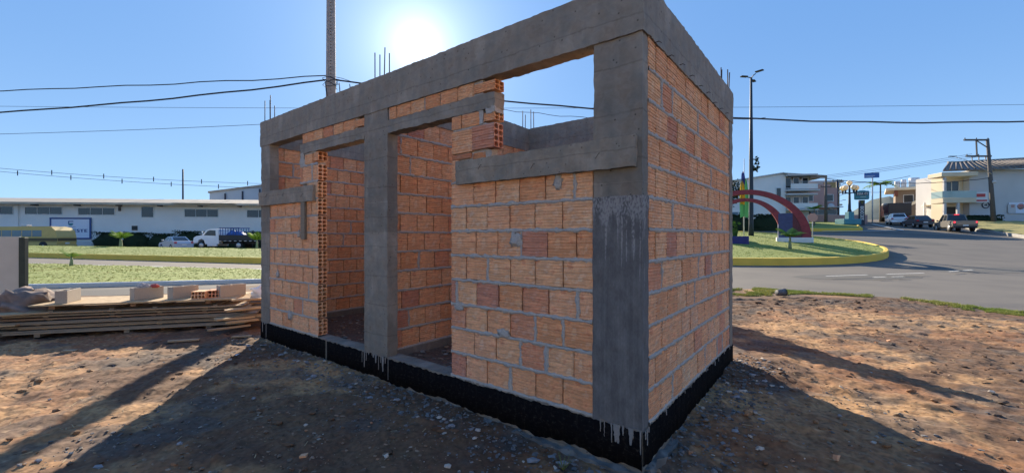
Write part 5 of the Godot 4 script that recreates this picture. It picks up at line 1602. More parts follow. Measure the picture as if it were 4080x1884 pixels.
# ------------------------------------------------------------------ right of the hut
func right_side():
	var st: SurfaceTool
	var t: Node3D
	# ---- roundabout: street light, flag, planter, arch
	t = thing("street_light", "tall dark street light with three lamp heads on the round island", "street light", P(19.3, isl_r.call(19.3, 34.08), 34.08))
	st = begin(true); tube(st, [Vector3(0, -0.1, 0), Vector3(0, 1.0, 0), Vector3(0, 6, 0), Vector3(0, 12.75, 0)], [0.21, 0.17, 0.15, 0.08], 12); obj("shaft", st, M.pole_green, t)
	lamp_arm(t, Vector3(0, 12.7, 0), Vector3(-0.35, 12.76, 0.05), M.pole_green, 0.55)
	lamp_arm(t, Vector3(0, 12.7, 0), Vector3(0.2, 12.95, 0.3), M.pole_green, 0.6)
	lamp_arm(t, Vector3(0, 12.7, 0), Vector3(0.3, 12.66, -0.3), M.pole_green, 0.5)
	st = begin(); leaves(st, 60, Vector3(0.1, 5.0, -0.2), Vector3(0.6, 6.3, 0.3), 0.25, true); obj("bracket_plant", st, M.leaf_dark, t)
	t = thing("flagpole", "slim pole with a limp green and yellow flag over the blue planter", "flag", P(17.35, isl_r.call(17.35, 31.6), 31.6))
	st = begin(true); tube(st, [Vector3(0, -0.1, 0), Vector3(0, 3, 0), Vector3(0.03, 5.95, 0)], [0.045, 0.04, 0.025], 8); obj("pole", st, M.frame_white, t)
	for fl in [["flag_cloth", "flag_green", 0.0, 1.0, 1.65, 4.55], ["flag_band", "flag_yellow", -0.16, 0.55, 2.6, 4.3], ["flag_disc", "flag_navy", -0.10, 0.4, 4.1, 5.0]]:
		st = begin(true)
		var pr := []
		for i in 15:
			var f := i / 14.0
			var y := lerpf(fl[5], fl[4], f)
			var sp: float = 0.34 * fl[3] * (0.25 + 0.75 * pow(sin(PI * clampf(0.08 + f * 0.62, 0, 1)), 0.8))
			var row := []
			for k in 9:
				var u := k / 8.0 * 2.0 - 1.0
				row.append(Vector3(fl[2] + u * sp, y - absf(u) * 0.12, 0.07 * sin(u * 7.0 + f * 2.0) + (0.0 if fl[3] == 1.0 else 0.05)))
			if pr.size():
				for k in 8: quad(st, pr[k], pr[k + 1], row[k + 1], row[k])
			pr = row
		obj(fl[0], st, M[fl[1]], t)
	t = thing("planter", "low deep blue planter wall at the foot of the flagpole", "planter", P(14.1, isl_r.call(14.1, 28.2) - 0.1, 28.2), atan2(-0.78, 0.86) * 0.6)
	part(t, "wall", M.planter_blue, Vector3(0.0, 0.28, 0), Vector3(3.0, 0.56, 0.3), 0.01)
	part(t, "wall", M.planter_blue, Vector3(0.0, 0.275, -2.2), Vector3(3.0, 0.55, 0.3), 0.01)
	for s in [-1, 1]: part(t, "wall", M.planter_blue, Vector3(s * 1.35, 0.27, -1.1), Vector3(0.3, 0.54, 1.9))
	part(t, "soil", M.soil_inside, Vector3(0, 0.2, -1.1), Vector3(2.4, 0.4, 1.9))
	shrub("planter_bush", "round leafy bush growing in the blue planter", "bush", P(14.6, isl_r.call(14.1, 28.2) + 0.3, 29.6), Vector3(2.0, 1.1, 1.5), M.leaf_mid, 420, 0.28)
	arch()
	palm("young palm on the round island before the red arch", P(16.68, isl_r.call(16.68, 25.34), 25.34), 0.75, 0.95, 11, 0.085, 1.15)
	for k in 4: shrub("clipped_hedge", "dark clipped hedge running behind the red arch", "hedge", P(15.5 + k * 4.4, gh(15.5 + k * 4.4, 47.0) - 0.1, 47.0), Vector3(4.5, 1.75, 1.4), M.leaf_dark, 900, 0.24, "hedge behind the red arch")
	tree("dark leafy tree behind the flag and the red arch", P(22.5, gh(22.5, 46) - 0.1, 45.2), 4.8, Vector3(2.2, 2.2, 2.0), M.leaf_dark, 2600, 0.26)
	tree("light green tree top showing over the red arch beside the hut", P(24.2, gh(24, 52), 49.5), 6.6, Vector3(1.8, 1.6, 1.8), M.leaf_light, 1400, 0.26)
	buildings()
	# ---- ornate lamp post
	var gx := 43.2; var gd := 54.3
	t = thing("ornate_lamp_post", "ornate green lamp post with cream lantern globes and a plinth", "lamp post", P(gx, isl_far.call(gx, gd), gd))
	part(t, "plinth", M.sign_teal, Vector3(0, 0.35, 0), Vector3(2.2, 0.7, 1.6), 0.04); part(t, "plinth", M.sign_teal, Vector3(0.2, 1.15, 0), Vector3(0.7, 0.95, 0.7), 0.04)
	st = begin(true); tube(st, [Vector3(0.2, 1.6, 0), Vector3(0.2, 2.0, 0), Vector3(0.2, 4.2, 0), Vector3(0.2, 5.2, 0)], [0.26, 0.16, 0.11, 0.07], 12); obj("shaft", st, M.pole_green, t)
	for k in 5:
		var a := TAU * k / 5.0 + 0.35
		var c := Vector3(0.2 + cos(a) * 0.72, 4.45, sin(a) * 0.72)
		if k == 4: c = Vector3(0.2, 5.1, 0)
		st = begin(true); tube(st, [Vector3(0.2, 4.0, 0), c + Vector3(0, -0.35, 0), c + Vector3(0, -0.1, 0)], 0.05, 6); var o := obj("lamp_arm", st, M.pole_green, t)
		st = begin(true); tube(st, [c + Vector3(0, -0.55, 0), c + Vector3(0, -0.05, 0)], [0.04, 0.14], 8); obj("holder", st, M.pole_dark, o)
		st = begin(true); tube(st, [c + Vector3(0, -0.06, 0), c + Vector3(0, 0.12, 0), c + Vector3(0, 0.32, 0), c + Vector3(0, 0.5, 0), c + Vector3(0, 0.58, 0)], [0.16, 0.30, 0.32, 0.2, 0.05], 12); obj("globe", st, M.globe, o)
	# ---- totem sign
	gx = 46.2; gd = 55.8
	t = thing("totem_sign", "teal totem sign with white lettering on a dark column", "sign", P(gx, gh(gx, gd), gd), -0.35)
	part(t, "column", M.sign_navy, Vector3(0, 1.65, 0), Vector3(0.62, 3.3, 0.3), 0.02)
	st = begin(); bbox(st, Vector3(0.0, 3.95, 0), Vector3(1.6, 1.15, 0.36), 0.1); obj("head", st, M.sign_teal, t)
	part(t, "head_cap", M.sign_teal, Vector3(0, 4.52, 0), Vector3(0.75, 0.12, 0.3), 0.03)
	part(t, "screen", M.sign_navy, Vector3(0, 4.12, 0.18), Vector3(1.3, 0.42, 0.04))
	text(t, "lettering", "SUA CI", 0.27, 0.03, M.frame_white, Transform3D(Basis(), Vector3(0.0, 4.12, 0.215)))
	text(t, "lettering", "SICOOB", 0.36, 0.03, M.frame_white, Transform3D(Basis(Vector3.BACK, PI / 2), Vector3(0.0, 1.6, 0.17)))
	st = begin(); ext(st, PackedVector2Array([Vector2(-0.2, 3.2), Vector2(0.2, 3.2), Vector2(0.0, 2.75)]), 0.15, 0.18); obj("emblem", st, M.leaf_olive, t)
	part(t, "stripe", M.globe, Vector3(0.1, 3.72, 0.185), Vector3(0.6, 0.05, 0.02))
	# ---- vehicles on the avenue
	var pk := [[-2.6, 0.45], [-2.65, 1.1], [-0.55, 1.12], [1.0, 1.1], [2.3, 1.02], [2.6, 0.8], [2.6, 0.42]]
	t = car("pickup_truck", "brownish grey double cab pickup truck with its brake lights on", "pickup", 48.0, 45.85, rh(48.0, 45.85), atan2(2.7, 1.45), 1.88, pk, 1.1, 1.82, [-0.75, -0.5, 0.75, 1.35], [-1.6, 1.62], 0.40, M.car_grey, true)
	part(t, "tailgate", M.car_grey, Vector3(-2.66, 0.86, 0), Vector3(0.05, 0.42, 1.5), 0.01)
	part(t, "brake_light", M.brake_light, Vector3(-0.62, 1.80, 0), Vector3(0.06, 0.07, 0.4), 0.01)
	part(t, "bed_cover", M.dark, Vector3(-1.65, 1.125, 0), Vector3(1.75, 0.03, 1.5))
	var sd := [[-2.1, 0.38], [-2.12, 0.85], [-2.0, 0.98], [-1.2, 1.0], [1.0, 0.96], [2.0, 0.85], [2.1, 0.6], [2.1, 0.38]]
	car("dark_saloon", "dark blue saloon car waiting behind the white hatchback", "car", 50.4, 52.5, rh(50.4, 52.5), atan2(2.4, 1.1), 1.7, sd, 0.98, 1.42, [-1.65, -1.05, 0.35, 1.05], [-1.3, 1.3], 0.31, M.car_navy)
	var hb := [[-1.9, 0.38], [-1.95, 0.9], [-1.85, 1.0], [0.9, 0.98], [1.8, 0.85], [1.95, 0.6], [1.95, 0.38]]
	car("white_hatchback", "white hatchback car behind the dark truck", "car", 52.4, 57.6, rh(52.4, 57.6), atan2(2.5, 1.6), 1.72, hb, 1.0, 1.5, [-1.85, -1.45, 0.3, 1.0], [-1.2, 1.25], 0.31, M.car_white)
	dump_truck()
	var bc := [[-1.95, 0.38], [-2.0, 0.9], [-1.9, 1.0], [0.9, 0.98], [1.9, 0.85], [2.0, 0.6], [2.0, 0.38]]
	car("parked_car", "dark car parked beyond the ornate lamp post", "car", 44.0, 63.5, rh(44.0, 63.5) + 0.2, 0.3, 1.7, bc, 1.0, 1.45, [-1.8, -1.3, 0.3, 1.0], [-1.2, 1.25], 0.31, M.car_navy)
	# ---- octagonal stop sign on its post
	t = thing("stop_sign", "round edged red road sign on a short post behind the arch", "sign", P(23.2, gh(23.2, 32.6), 32.6), -0.5)
	st = begin(true); tube(st, [Vector3(0, 0, 0), Vector3(0, 2.2, 0)], 0.03, 8); obj("post", st, M.wall_grey, t)
	st = begin(); var oc := PackedVector2Array()
	for k in 8: oc.append(Vector2(cos(TAU * (k + 0.5) / 8), sin(TAU * (k + 0.5) / 8)) * 0.34 + Vector2(0, 1.95))
	ext(st, oc, 0.03, 0.045); obj("plate", st, M.wall_pink, t)
	# ---- blue banner on a frame and palms
	t = thing("banner_sign", "blue banner sign raised above the dark truck", "sign", P(52.8, gh(52.8, 62) - 0.1, 62.0), -0.35)
	part(t, "board", M.banner_blue, Vector3(0, 7.05, 0), Vector3(1.8, 0.75, 0.1)); part(t, "stripe", M.sign_white, Vector3(-0.2, 6.98, 0.06), Vector3(1.2, 0.06, 0.02)); part(t, "stripe", M.sign_white, Vector3(-0.3, 6.82, 0.06), Vector3(0.9, 0.05, 0.02))
	st = begin(true); tube(st, [Vector3(0.1, 0, 0), Vector3(0.1, 6.7, 0)], 0.09, 8); obj("post", st, M.wall_grey, t)
	palm("slender palm rising beside the blue banner sign", P(57.6, gh(57.6, 66) - 0.1, 66.0), 6.0, 2.4, 12, 0.16, 0.7)
	palm("young palm on the avenue island before the pink building", P(36.5, isl_far.call(36.5, 51.0), 51.0), 2.0, 1.3, 9, 0.09, 0.9)
	# ---- utility poles
	utility_pole("utility_pole", "concrete utility pole with two crossarms beside the pink building", P(44.6, gh(44.6, 60), 60.0), 6.7, 0.22, 0.13, M.wood_pole, [[5.2, -0.8, 0.8, 0.12]], 0.0)
	t = utility_pole("utility_pole", "dark utility pole with three crossarms and lamp arms along the avenue", P(49.3, gh(49.3, 64), 64.0), 6.3, 0.22, 0.14, M.pole_dark, [[6.2, -0.75, 0.75, 0.12], [5.1, -0.8, 0.8, 0.1], [4.8, -0.1, 0.85, 0.08]], 0.0)
	lamp_arm(t, Vector3(0.1, 5.2, 0), Vector3(1.7, 6.0, 0), M.wood_pole, 0.5)
	for k in 3:
		var d := 74.0 + k * 8.0
		t = utility_pole("utility_pole", "distant dark utility pole with a lamp arm further up the avenue", P(0.768 * d - 0.2 * k, gh(52, d) - 0.2, d), 6.6 - k * 0.7, 0.2, 0.13, M.pole_dark, [[6.2 - k * 0.7, -0.8, 0.8, 0.1]], 0.0, 0.0, "poles up the avenue")
		lamp_arm(t, Vector3(0.1, 5.0 - k * 0.6, 0), Vector3(1.8, 5.9 - k * 0.6, 0), M.wood_pole, 0.6)
	t = utility_pole("leaning_utility_pole", "thick leaning concrete utility pole in front of the grey house wall", P(63.9, 3.5, 56.0), 10.9, 0.27, 0.16, M.wood_pole, [[10.75, -3.1, 0.15, 0.2], [8.6, -3.0, 0.3, 0.2]], 0.0, -0.85)
	st = begin(); hexa(st, [Vector3(-2.3, 8.7, -0.06), Vector3(-2.18, 8.7, -0.06), Vector3(-2.4, 10.7, -0.06), Vector3(-2.28, 10.7, -0.06), Vector3(-2.3, 8.7, 0.06), Vector3(-2.18, 8.7, 0.06), Vector3(-2.4, 10.7, 0.06), Vector3(-2.28, 10.7, 0.06)]); obj("brace", st, M.wood_pole, t)
	st = begin(); hexa(st, [Vector3(-2.2, 10.55, -0.05), Vector3(-0.7, 9.6, -0.05), Vector3(-2.2, 10.65, -0.05), Vector3(-0.7, 9.7, -0.05), Vector3(-2.2, 10.55, 0.05), Vector3(-0.7, 9.6, 0.05), Vector3(-2.2, 10.65, 0.05), Vector3(-0.7, 9.7, 0.05)]); obj("brace", st, M.wood_pole, t)
	for k in 3:
		st = begin(true); tube(st, [Vector3(-2.9 + k * 0.9, 8.5, 0), Vector3(-2.9 + k * 0.9, 7.9, 0)], [0.07, 0.05], 8); obj("insulator", st, M.wall_grey, t)
	st = begin(true); tube(st, [Vector3(-0.35, 5.0, 0.36), Vector3(-0.33, 5.3, 0.36)], 0.2, 10); obj("cable_collar", st, M.wall_grey, t)
	lamp_arm(t, Vector3(-0.5, 6.2, 0.2), Vector3(-5.2, 8.4, 0.2), M.wall_grey, 1.0)
	# ---- far trees under the hills
	for k in 5: tree("dusty green tree below the hills at the end of the avenue", P(66.0 + k * 3.2, -2.0, 92.0 + k * 1.5), 6.0, Vector3(3.2, 2.2, 3.0), M.leaf_olive, 700, 0.5, "trees at the end of the avenue")

func arch():
	# local x runs from the right foot to the left along the arch, y up
	var ux := Vector3(-0.888, 0, -0.46)
	var t := thing("red_arch", "twin red arches springing from a painted panel on a white base", "monument", P(20.3, 0, 28.58))
	t.position.y = isl_r.call(19.4, 29.0) - 0.05
	t.basis = Basis(ux, Vector3.UP, ux.cross(Vector3.UP))
	var st: SurfaceTool
	var band = func(cx, rx0, ry0, rx1, ry1, y0, z0, z1, mat, n):
		var q := PackedVector2Array()
		for k in n + 1:
			var a: float = PI * k / n
			q.append(Vector2(cx - rx0 * cos(a), y0 + ry0 * sin(a)))
		for k in n + 1:
			var a: float = PI * (n - k) / n
			q.append(Vector2(cx - rx1 * cos(a), y0 + ry1 * sin(a)))
		var s := begin(); ext(s, q, z0, z1)
		obj("arch", s, mat, t)
	band.call(4.0, 3.95, 3.45, 3.45, 3.13, 0.3, -0.25, 0.2, M.red_arch, 36)
	band.call(4.0, 2.7, 2.85, 2.2, 2.62, 0.3, -0.2, 0.15, M.red_arch, 32)
	for g in [[0.0, 1.0], [8.0, -1.0]]:
		part(t, "base", M.frame_white, Vector3(g[0] + g[1] * 1.0, 0.16, 0), Vector3(2.1, 0.36, 0.75), 0.02)
	# panel in the right foot, filling up to the outer arch
	var pb := PackedVector2Array([Vector2(1.95, 0.34), Vector2(1.95, 2.0), Vector2(1.12, 2.02), Vector2(1.12, 0.34)])
	st = begin(); ext(st, pb, -0.22, 0.24); obj("panel", st, M.mural_blue, t)
	var pr := PackedVector2Array([Vector2(1.12, 0.34), Vector2(1.12, 2.02)])
	for k in 10:
		var a := lerpf(0.60, 0.02, k / 9.0)
		pr.append(Vector2(4.0 - 3.9 * cos(a), 0.3 + 3.4 * sin(a)))
	pr.append(Vector2(0.12, 0.34))
	st = begin(); ext(st, pr, -0.21, 0.235); obj("panel", st, M.mural_maroon, t)
	st = begin(); ext(st, PackedVector2Array([Vector2(0.2, 0.36), Vector2(0.25, 0.9), Vector2(0.55, 1.1), Vector2(0.95, 0.85), Vector2(1.0, 0.36)]), 0.236, 0.245); obj("painted_patch", st, M.mural_rust, t)
	st = begin(); ext(st, PackedVector2Array([Vector2(1.05, 0.36), Vector2(1.02, 0.7), Vector2(1.5, 0.72), Vector2(1.6, 0.36)]), 0.241, 0.25); obj("painted_patch", st, M.blue_steel, t)
	st = begin(); ext(st, PackedVector2Array([Vector2(1.0, 1.7), Vector2(1.85, 1.78), Vector2(1.7, 1.9), Vector2(0.95, 1.86)]), 0.241, 0.25); obj("painted_patch", st, M.sign_navy, t)

func dump_truck():
	var t := thing("dump_truck", "dark brown dump truck stopped with its tailgate towards the roundabout", "truck", P(57.4, rh(57, 63), 63.2), atan2(2.5, 1.6))
	var st := begin()
	hexa(st, [Vector3(-2.6, 1.0, -1.2), Vector3(2.4, 1.0, -1.2), Vector3(-2.75, 2.75, -1.27), Vector3(2.5, 2.75, -1.27), Vector3(-2.6, 1.0, 1.2), Vector3(2.4, 1.0, 1.2), Vector3(-2.75, 2.75, 1.27), Vector3(2.5, 2.75, 1.27)])
	obj("bed", st, M.truck_dark, t)
	part(t, "bed_rim", M.charcoal, Vector3(-0.15, 2.78, 0), Vector3(5.3, 0.1, 2.6))
	for k in 6: part(t, "bed_rib", M.mural_maroon, Vector3(-2.3 + k * 0.9, 1.9, -1.28), Vector3(0.12, 1.6, 0.1))
	for k in 6: part(t, "bed_rib", M.mural_maroon, Vector3(-2.3 + k * 0.9, 1.9, 1.28), Vector3(0.12, 1.6, 0.1))
	part(t, "tailgate", M.truck_dark, Vector3(-2.78, 1.95, 0), Vector3(0.1, 1.5, 2.45), 0.02, Basis(Vector3.BACK, 0.08))
	part(t, "cab", M.wall_grey, Vector3(3.6, 2.0, 0), Vector3(1.7, 2.0, 2.3), 0.12); part(t, "cab_roof", M.wall_grey, Vector3(3.5, 3.05, 0), Vector3(1.3, 0.25, 2.0), 0.1)
	part(t, "chassis", M.dark, Vector3(0.6, 0.85, 0), Vector3(6.8, 0.3, 0.9))
	part(t, "bumper", M.charcoal, Vector3(-2.7, 0.62, 0), Vector3(0.12, 0.16, 2.3), 0.02); part(t, "bumper_stripe", M.frame_white, Vector3(-2.77, 0.62, 0), Vector3(0.02, 0.08, 2.2))
	part(t, "number_plate", M.frame_white, Vector3(-2.78, 0.47, -0.2), Vector3(0.02, 0.13, 0.42))
	for s in [-1.0, 1.0]:
		part(t, "tail_light", M.lens_red, Vector3(-2.72, 0.85, s * 0.95), Vector3(0.06, 0.14, 0.3)); part(t, "mudflap", M.charcoal, Vector3(-2.35, 0.5, s * 0.9), Vector3(0.03, 0.6, 0.55))
		for wx in [-1.7, -0.5, 3.6]: wheel(t, Vector3(wx, 0.5, s * 0.98), 0.5, 0.5, s)

func house(called: String, label: String, at: Vector3, turn: float, s: Vector3, wall: Material) -> Node3D:
	var t := thing(called, label, "building", at, turn)
	part(t, "wall", wall, Vector3(0, s.y / 2, -s.z / 2), s)
	return t

func buildings():
	var st: SurfaceTool
	# ---- pale gabled apartment block behind the arch
	var t := thing("pale_apartment_block", "pale apartment block with a long gable wall and stacked balconies", "building", P(25.6, gh(25.6, 56) - 0.4, 56.5), -0.12)
	st = begin(); ext(st, PackedVector2Array([Vector2(-1.0, 0), Vector2(-1.0, 5.4), Vector2(2.0, 6.2), Vector2(10.1, 7.1), Vector2(10.3, 7.0), Vector2(10.3, 0)]), -9.0, 0.0)
	obj("wall", st, M.white_wall, t)
	st = begin(); hexa(st, [Vector3(10.0, 7.05, 0.3), Vector3(15.0, 6.55, 0.5), Vector3(10.0, 7.2, 0.3), Vector3(15.0, 6.75, 0.5), Vector3(10.0, 7.05, -9), Vector3(15.0, 6.55, -9), Vector3(10.0, 7.2, -9), Vector3(15.0, 6.75, -9)]); var rf := obj("roof", st, M.roof_grey, t)
	st = begin(); hexa(st, [Vector3(-1.4, 5.42, 0.25), Vector3(10.0, 7.15, 0.25), Vector3(-1.4, 5.55, 0.25), Vector3(10.0, 7.28, 0.25), Vector3(-1.4, 5.42, -9), Vector3(10.0, 7.15, -9), Vector3(-1.4, 5.55, -9), Vector3(10.0, 7.28, -9)]); obj("roof", st, M.wall_grey, t)
	part(rf, "fascia", M.wall_brown, Vector3(14.0, 6.55, 0.45), Vector3(2.0, 0.3, 0.2))
	part(t, "wing", M.wall_grey, Vector3(11.9, 3.2, -3.0), Vector3(3.2, 6.4, 4.6))
	for k in 2:
		var y := 2.35 + k * 2.5
		var b := part(t, "balcony", M.wall_grey, Vector3(12.1, y, 0.1), Vector3(3.4 + 0.4 * k, 0.2, 1.6), 0.02)
		part(b, "railing", M.white_wall, Vector3(12.1, y + 0.5, 0.85), Vector3(3.2, 0.65, 0.1))
		part(t, "floor_slab", M.wall_grey, Vector3(12.0, y + 2.0, 0.0), Vector3(3.6, 0.2, 1.5))
		for x in [10.9, 11.9, 13.0]: window(t, Vector3(x, y + 1.1, -0.68), 0.7, 1.3, M.frame_white, M.glass_dark)
	window(t, Vector3(4.4, 1.8, 0.02), 3.0, 0.7, M.frame_white, M.glass_blue, 0.0, 2)
	window(t, Vector3(9.4, 4.6, 0.02), 0.6, 1.3, M.frame_white, M.glass_dark)
	# ---- pink building
	t = thing("pink_building", "salmon pink building with small windows and a side balcony", "building", P(45.0, gh(44, 62) - 0.3, 63.0), -0.1)
	part(t, "wall", M.wall_pink, Vector3(1.0, 2.75, -3), Vector3(4.6, 5.5, 6)); part(t, "parapet", M.wall_pink, Vector3(0.6, 5.75, -3), Vector3(3.4, 0.6, 6.1))
	part(t, "low_wall", M.wall_pink, Vector3(1.6, 0.7, 1.5), Vector3(9.5, 1.4, 0.25)); window(t, Vector3(1.2, 1.9, 0.02), 4.0, 0.7, M.frame_white, M.glass_dark, 0.0, 3)
	part(t, "awning", M.wall_grey, Vector3(1.2, 2.6, 0.6), Vector3(4.4, 0.12, 1.2))
	for x in [-0.6, 2.2]: window(t, Vector3(x, 4.0, 0.0), 1.0, 1.0, M.frame_white, M.glass_dark)
	part(t, "balcony", M.wall_pink, Vector3(-0.9, 3.0, 0.6), Vector3(1.8, 0.8, 1.2), 0.03)
	st = begin(true); tube(st, [Vector3(2.3, 2.7, 0.2), Vector3(2.3, 2.7, 0.28)], [0.5, 0.42], 16); obj("dish", st, M.wall_grey, t)
	# ---- narrow ochre building
	t = thing("ochre_building", "narrow ochre building end standing behind the pink one", "building", P(51.6, gh(48, 68) - 0.3, 69.0), -0.1)
	part(t, "wall", M.wall_ochre, Vector3(0.6, 3.3, -3), Vector3(2.4, 6.6, 6)); part(t, "wing", M.wall_grey, Vector3(-2.2, 3.3, -3), Vector3(3.4, 6.8, 5.8)); part(t, "parapet", M.wall_grey, Vector3(-0.4, 6.75, -3), Vector3(5.6, 0.3, 6.2))
	for k in 3: part(t, "slab", M.wall_cream, Vector3(0.7, 0.9 + k * 2.0, 0.3), Vector3(2.2, 0.25, 0.8))
	# ---- brown house
	t = thing("brown_house", "brown two storey house with a flat pale roof slab and water tanks", "building", P(74.6, gh(70, 72) - 0.2, 74.8), -0.7)
	part(t, "wall", M.wall_brown, Vector3(0.8, 2.9, -4), Vector3(11.5, 5.8, 8)); 
	rf = part(t, "roof_slab", M.wall_cream, Vector3(0.3, 6.0, -3.6), Vector3(13.2, 0.5, 9.6), 0.05)
	part(t, "upper_block", M.blue_steel, Vector3(2.6, 7.1, -5), Vector3(7.5, 1.8, 5)); part(rf, "roof_vent", M.dark, Vector3(2.5, 6.5, 0.2), Vector3(2.2, 0.2, 0.4))
	for a in [[-4.6, 0.42, 1.5], [-3.7, 0.38, 1.7], [-2.3, 0.75, 1.9]]:
		st = begin(true); tube(st, [Vector3(a[0], 6.25, -2.5), Vector3(a[0], 6.25 + a[2], -2.5)], a[1], 14); obj("water_tank", st, M.tank, t)
	part(t, "porch_wall", M.wall_cream, Vector3(-4.4, 1.6, 1.0), Vector3(0.5, 3.4, 0.5)); part(t, "porch_beam", M.mural_rust, Vector3(-4.9, 5.2, 0.6), Vector3(0.5, 0.9, 1.4))
	window(t, Vector3(-3.2, 4.2, 0.02), 1.3, 1.4, M.frame_white, M.charcoal); window(t, Vector3(3.5, 1.4, 0.02), 2.4, 1.2, M.frame_white, M.glass_dark, 0.0, 2)
	st = begin(); ext(st, PackedVector2Array([Vector2(-3.2, 2.7), Vector2(-0.9, 3.9), Vector2(-0.9, 4.6), Vector2(-3.2, 3.2)]), 1.2, 2.6); obj("awning", st, M.wall_cream, t)
	# ---- low white front with shutters
	t = thing("low_white_shop", "low white shop front with shutters between the two houses", "building", P(69.5, gh(68, 66), 66.5), -0.55)
	part(t, "wall", M.frame_white, Vector3(0, 1.5, -2), Vector3(7.0, 3.0, 4)); part(t, "canopy", M.wall_cream, Vector3(0, 2.55, 0.7), Vector3(7.4, 0.16, 1.6))
	for k in 3: part(t, "shutter", M.charcoal, Vector3(-2.2 + k * 2.2, 1.2, 0.02), Vector3(1.9, 2.0, 0.08))
	for x in [-3.6, 3.6]: part(t, "post", M.frame_white, Vector3(x, 1.5, 1.3), Vector3(0.3, 3.0, 0.3), 0.02)
	# ---- grey house with balcony and tiled roof
	var bx := 65.0; var bd := 60.0; var by := 3.45
	t = thing("grey_house", "grey plastered two storey house with a tiled roof and glazed balcony", "building", P(bx, by, bd), -0.18)
	part(t, "wall", M.wall_grey, Vector3(7.5, 3.7, -5), Vector3(15.0, 7.4, 10.0))
	st = begin()
	hexa(st, [Vector3(-3.9, 7.2, 0.8), Vector3(15.4, 7.45, 0.8), Vector3(-3.7, 7.42, 0.8), Vector3(15.4, 7.6, 0.8), Vector3(0.8, 9.1, -4.6), Vector3(12.5, 9.5, -4.6), Vector3(0.8, 9.25, -4.6), Vector3(12.5, 9.65, -4.6)])
	rf = obj("roof", st, M.roof_tile, t)
	for k in 26:
		var f := k / 25.0
		st = begin(true); tube(st, [Vector3(lerpf(-3.7, 15.3, f), lerpf(7.46, 7.66, f), 0.82), Vector3(lerpf(0.8, 12.5, f), lerpf(9.28, 9.68, f), -4.6)], 0.10, 6); obj("tile_row", st, M.roof_tile, rf)
	part(t, "ridge", M.roof_pale, Vector3(6.6, 9.5, -4.6), Vector3(11.9, 0.2, 0.3), 0.03, Basis(Vector3.BACK, 0.034))
	# balcony wing in cream beside the grey wall
	part(t, "wing", M.wall_cream, Vector3(-1.2, 3.6, -2.2), Vector3(2.3, 7.0, 2.4))
	var b := part(t, "balcony", M.wall_cream, Vector3(-1.9, 3.1, -0.1), Vector3(4.0, 0.7, 2.2), 0.03)
	part(b, "glass_rail", M.glass_green, Vector3(-1.9, 3.95, 0.95), Vector3(4.0, 0.95, 0.06)); part(b, "glass_rail", M.glass_green, Vector3(-3.9, 3.95, -0.1), Vector3(0.06, 0.95, 2.0))
	part(t, "eave", M.wall_cream, Vector3(-2.0, 6.75, -0.1), Vector3(4.4, 0.6, 2.6), 0.05)
	for x in [-3.6, -2.0]: part(t, "post", M.wall_grey, Vector3(x, 1.4, 0.8), Vector3(0.3, 2.8, 0.3), 0.02)
	part(t, "post", M.wall_grey, Vector3(-3.6, 5.4, 0.8), Vector3(0.3, 2.0, 0.3), 0.02)
	window(t, Vector3(-1.5, 5.0, -0.97), 1.8, 2.0, M.frame_white, M.glass_dark, 0.0, 2)
	part(t, "door", M.charcoal, Vector3(-1.6, 1.2, -0.98), Vector3(1.6, 2.2, 0.1))
	# emblem ring on the wall
	st = begin(true); var ring := []
	for k in 21: ring.append(Vector3(1.9 + 0.42 * cos(TAU * k / 20), 2.45 + 0.42 * sin(TAU * k / 20), 0.06))
	tube(st, ring, 0.06, 6, false); obj("emblem_ring", st, M.pole_dark, t)
	st = begin(); ext(st, PackedVector2Array([Vector2(1.65, 2.4), Vector2(2.05, 2.62), Vector2(2.1, 2.32)]), 0.01, 0.05); obj("emblem", st, M.charcoal, t)
	# red shop sign at its left corner
	t = thing("red_shop_sign", "red and cream hanging shop sign at the corner of the grey house", "sign", P(bx + 0.6, by + 3.0, bd - 0.7), -0.18)
	part(t, "board", M.frame_white, Vector3(0, 0.5, 0), Vector3(1.9, 1.5, 0.2), 0.02); part(t, "mark", M.sign_red, Vector3(0.1, 0.78, 0.1), Vector3(1.1, 0.45, 0.06)); part(t, "mark", M.sign_red, Vector3(0.1, 0.05, 0.1), Vector3(1.5, 0.22, 0.06))
	t = thing("white_banner", "white wall banner with dark letters and a pink badge", "sign", P(bx, by, bd) + Basis(Vector3.UP, -0.18) * Vector3(6.0, 2.0, 0.1), -0.18)
	part(t, "board", M.sign_white, Vector3(1.0, 0, 0.02), Vector3(4.8, 1.5, 0.06))
	part(t, "portrait", M.wall_grey, Vector3(-1.1, -0.1, 0.06), Vector3(0.9, 1.2, 0.03)); part(t, "portrait", M.wall_pink, Vector3(-1.0, 0.25, 0.085), Vector3(0.4, 0.4, 0.02))
	st = begin(true); tube(st, [Vector3(-0.05, 0.2, 0.05), Vector3(-0.05, 0.2, 0.09)], 0.42, 16); obj("badge", st, M.wall_pink, t)
	part(t, "badge_mark", M.sign_red, Vector3(-0.05, 0.3, 0.1), Vector3(0.4, 0.12, 0.03))
	text(t, "lettering", "FE", 0.75, 0.04, M.pole_dark, Transform3D(Basis(), Vector3(1.1, 0.1, 0.07)))
	# hedge before the house
	shrub("low_hedge", "low dark hedge in front of the balcony wing of the grey house", "hedge", P(64.2, by - 0.1, 58.4), Vector3(6.0, 1.0, 0.8), M.leaf_dark, 900, 0.22, "", -0.18)
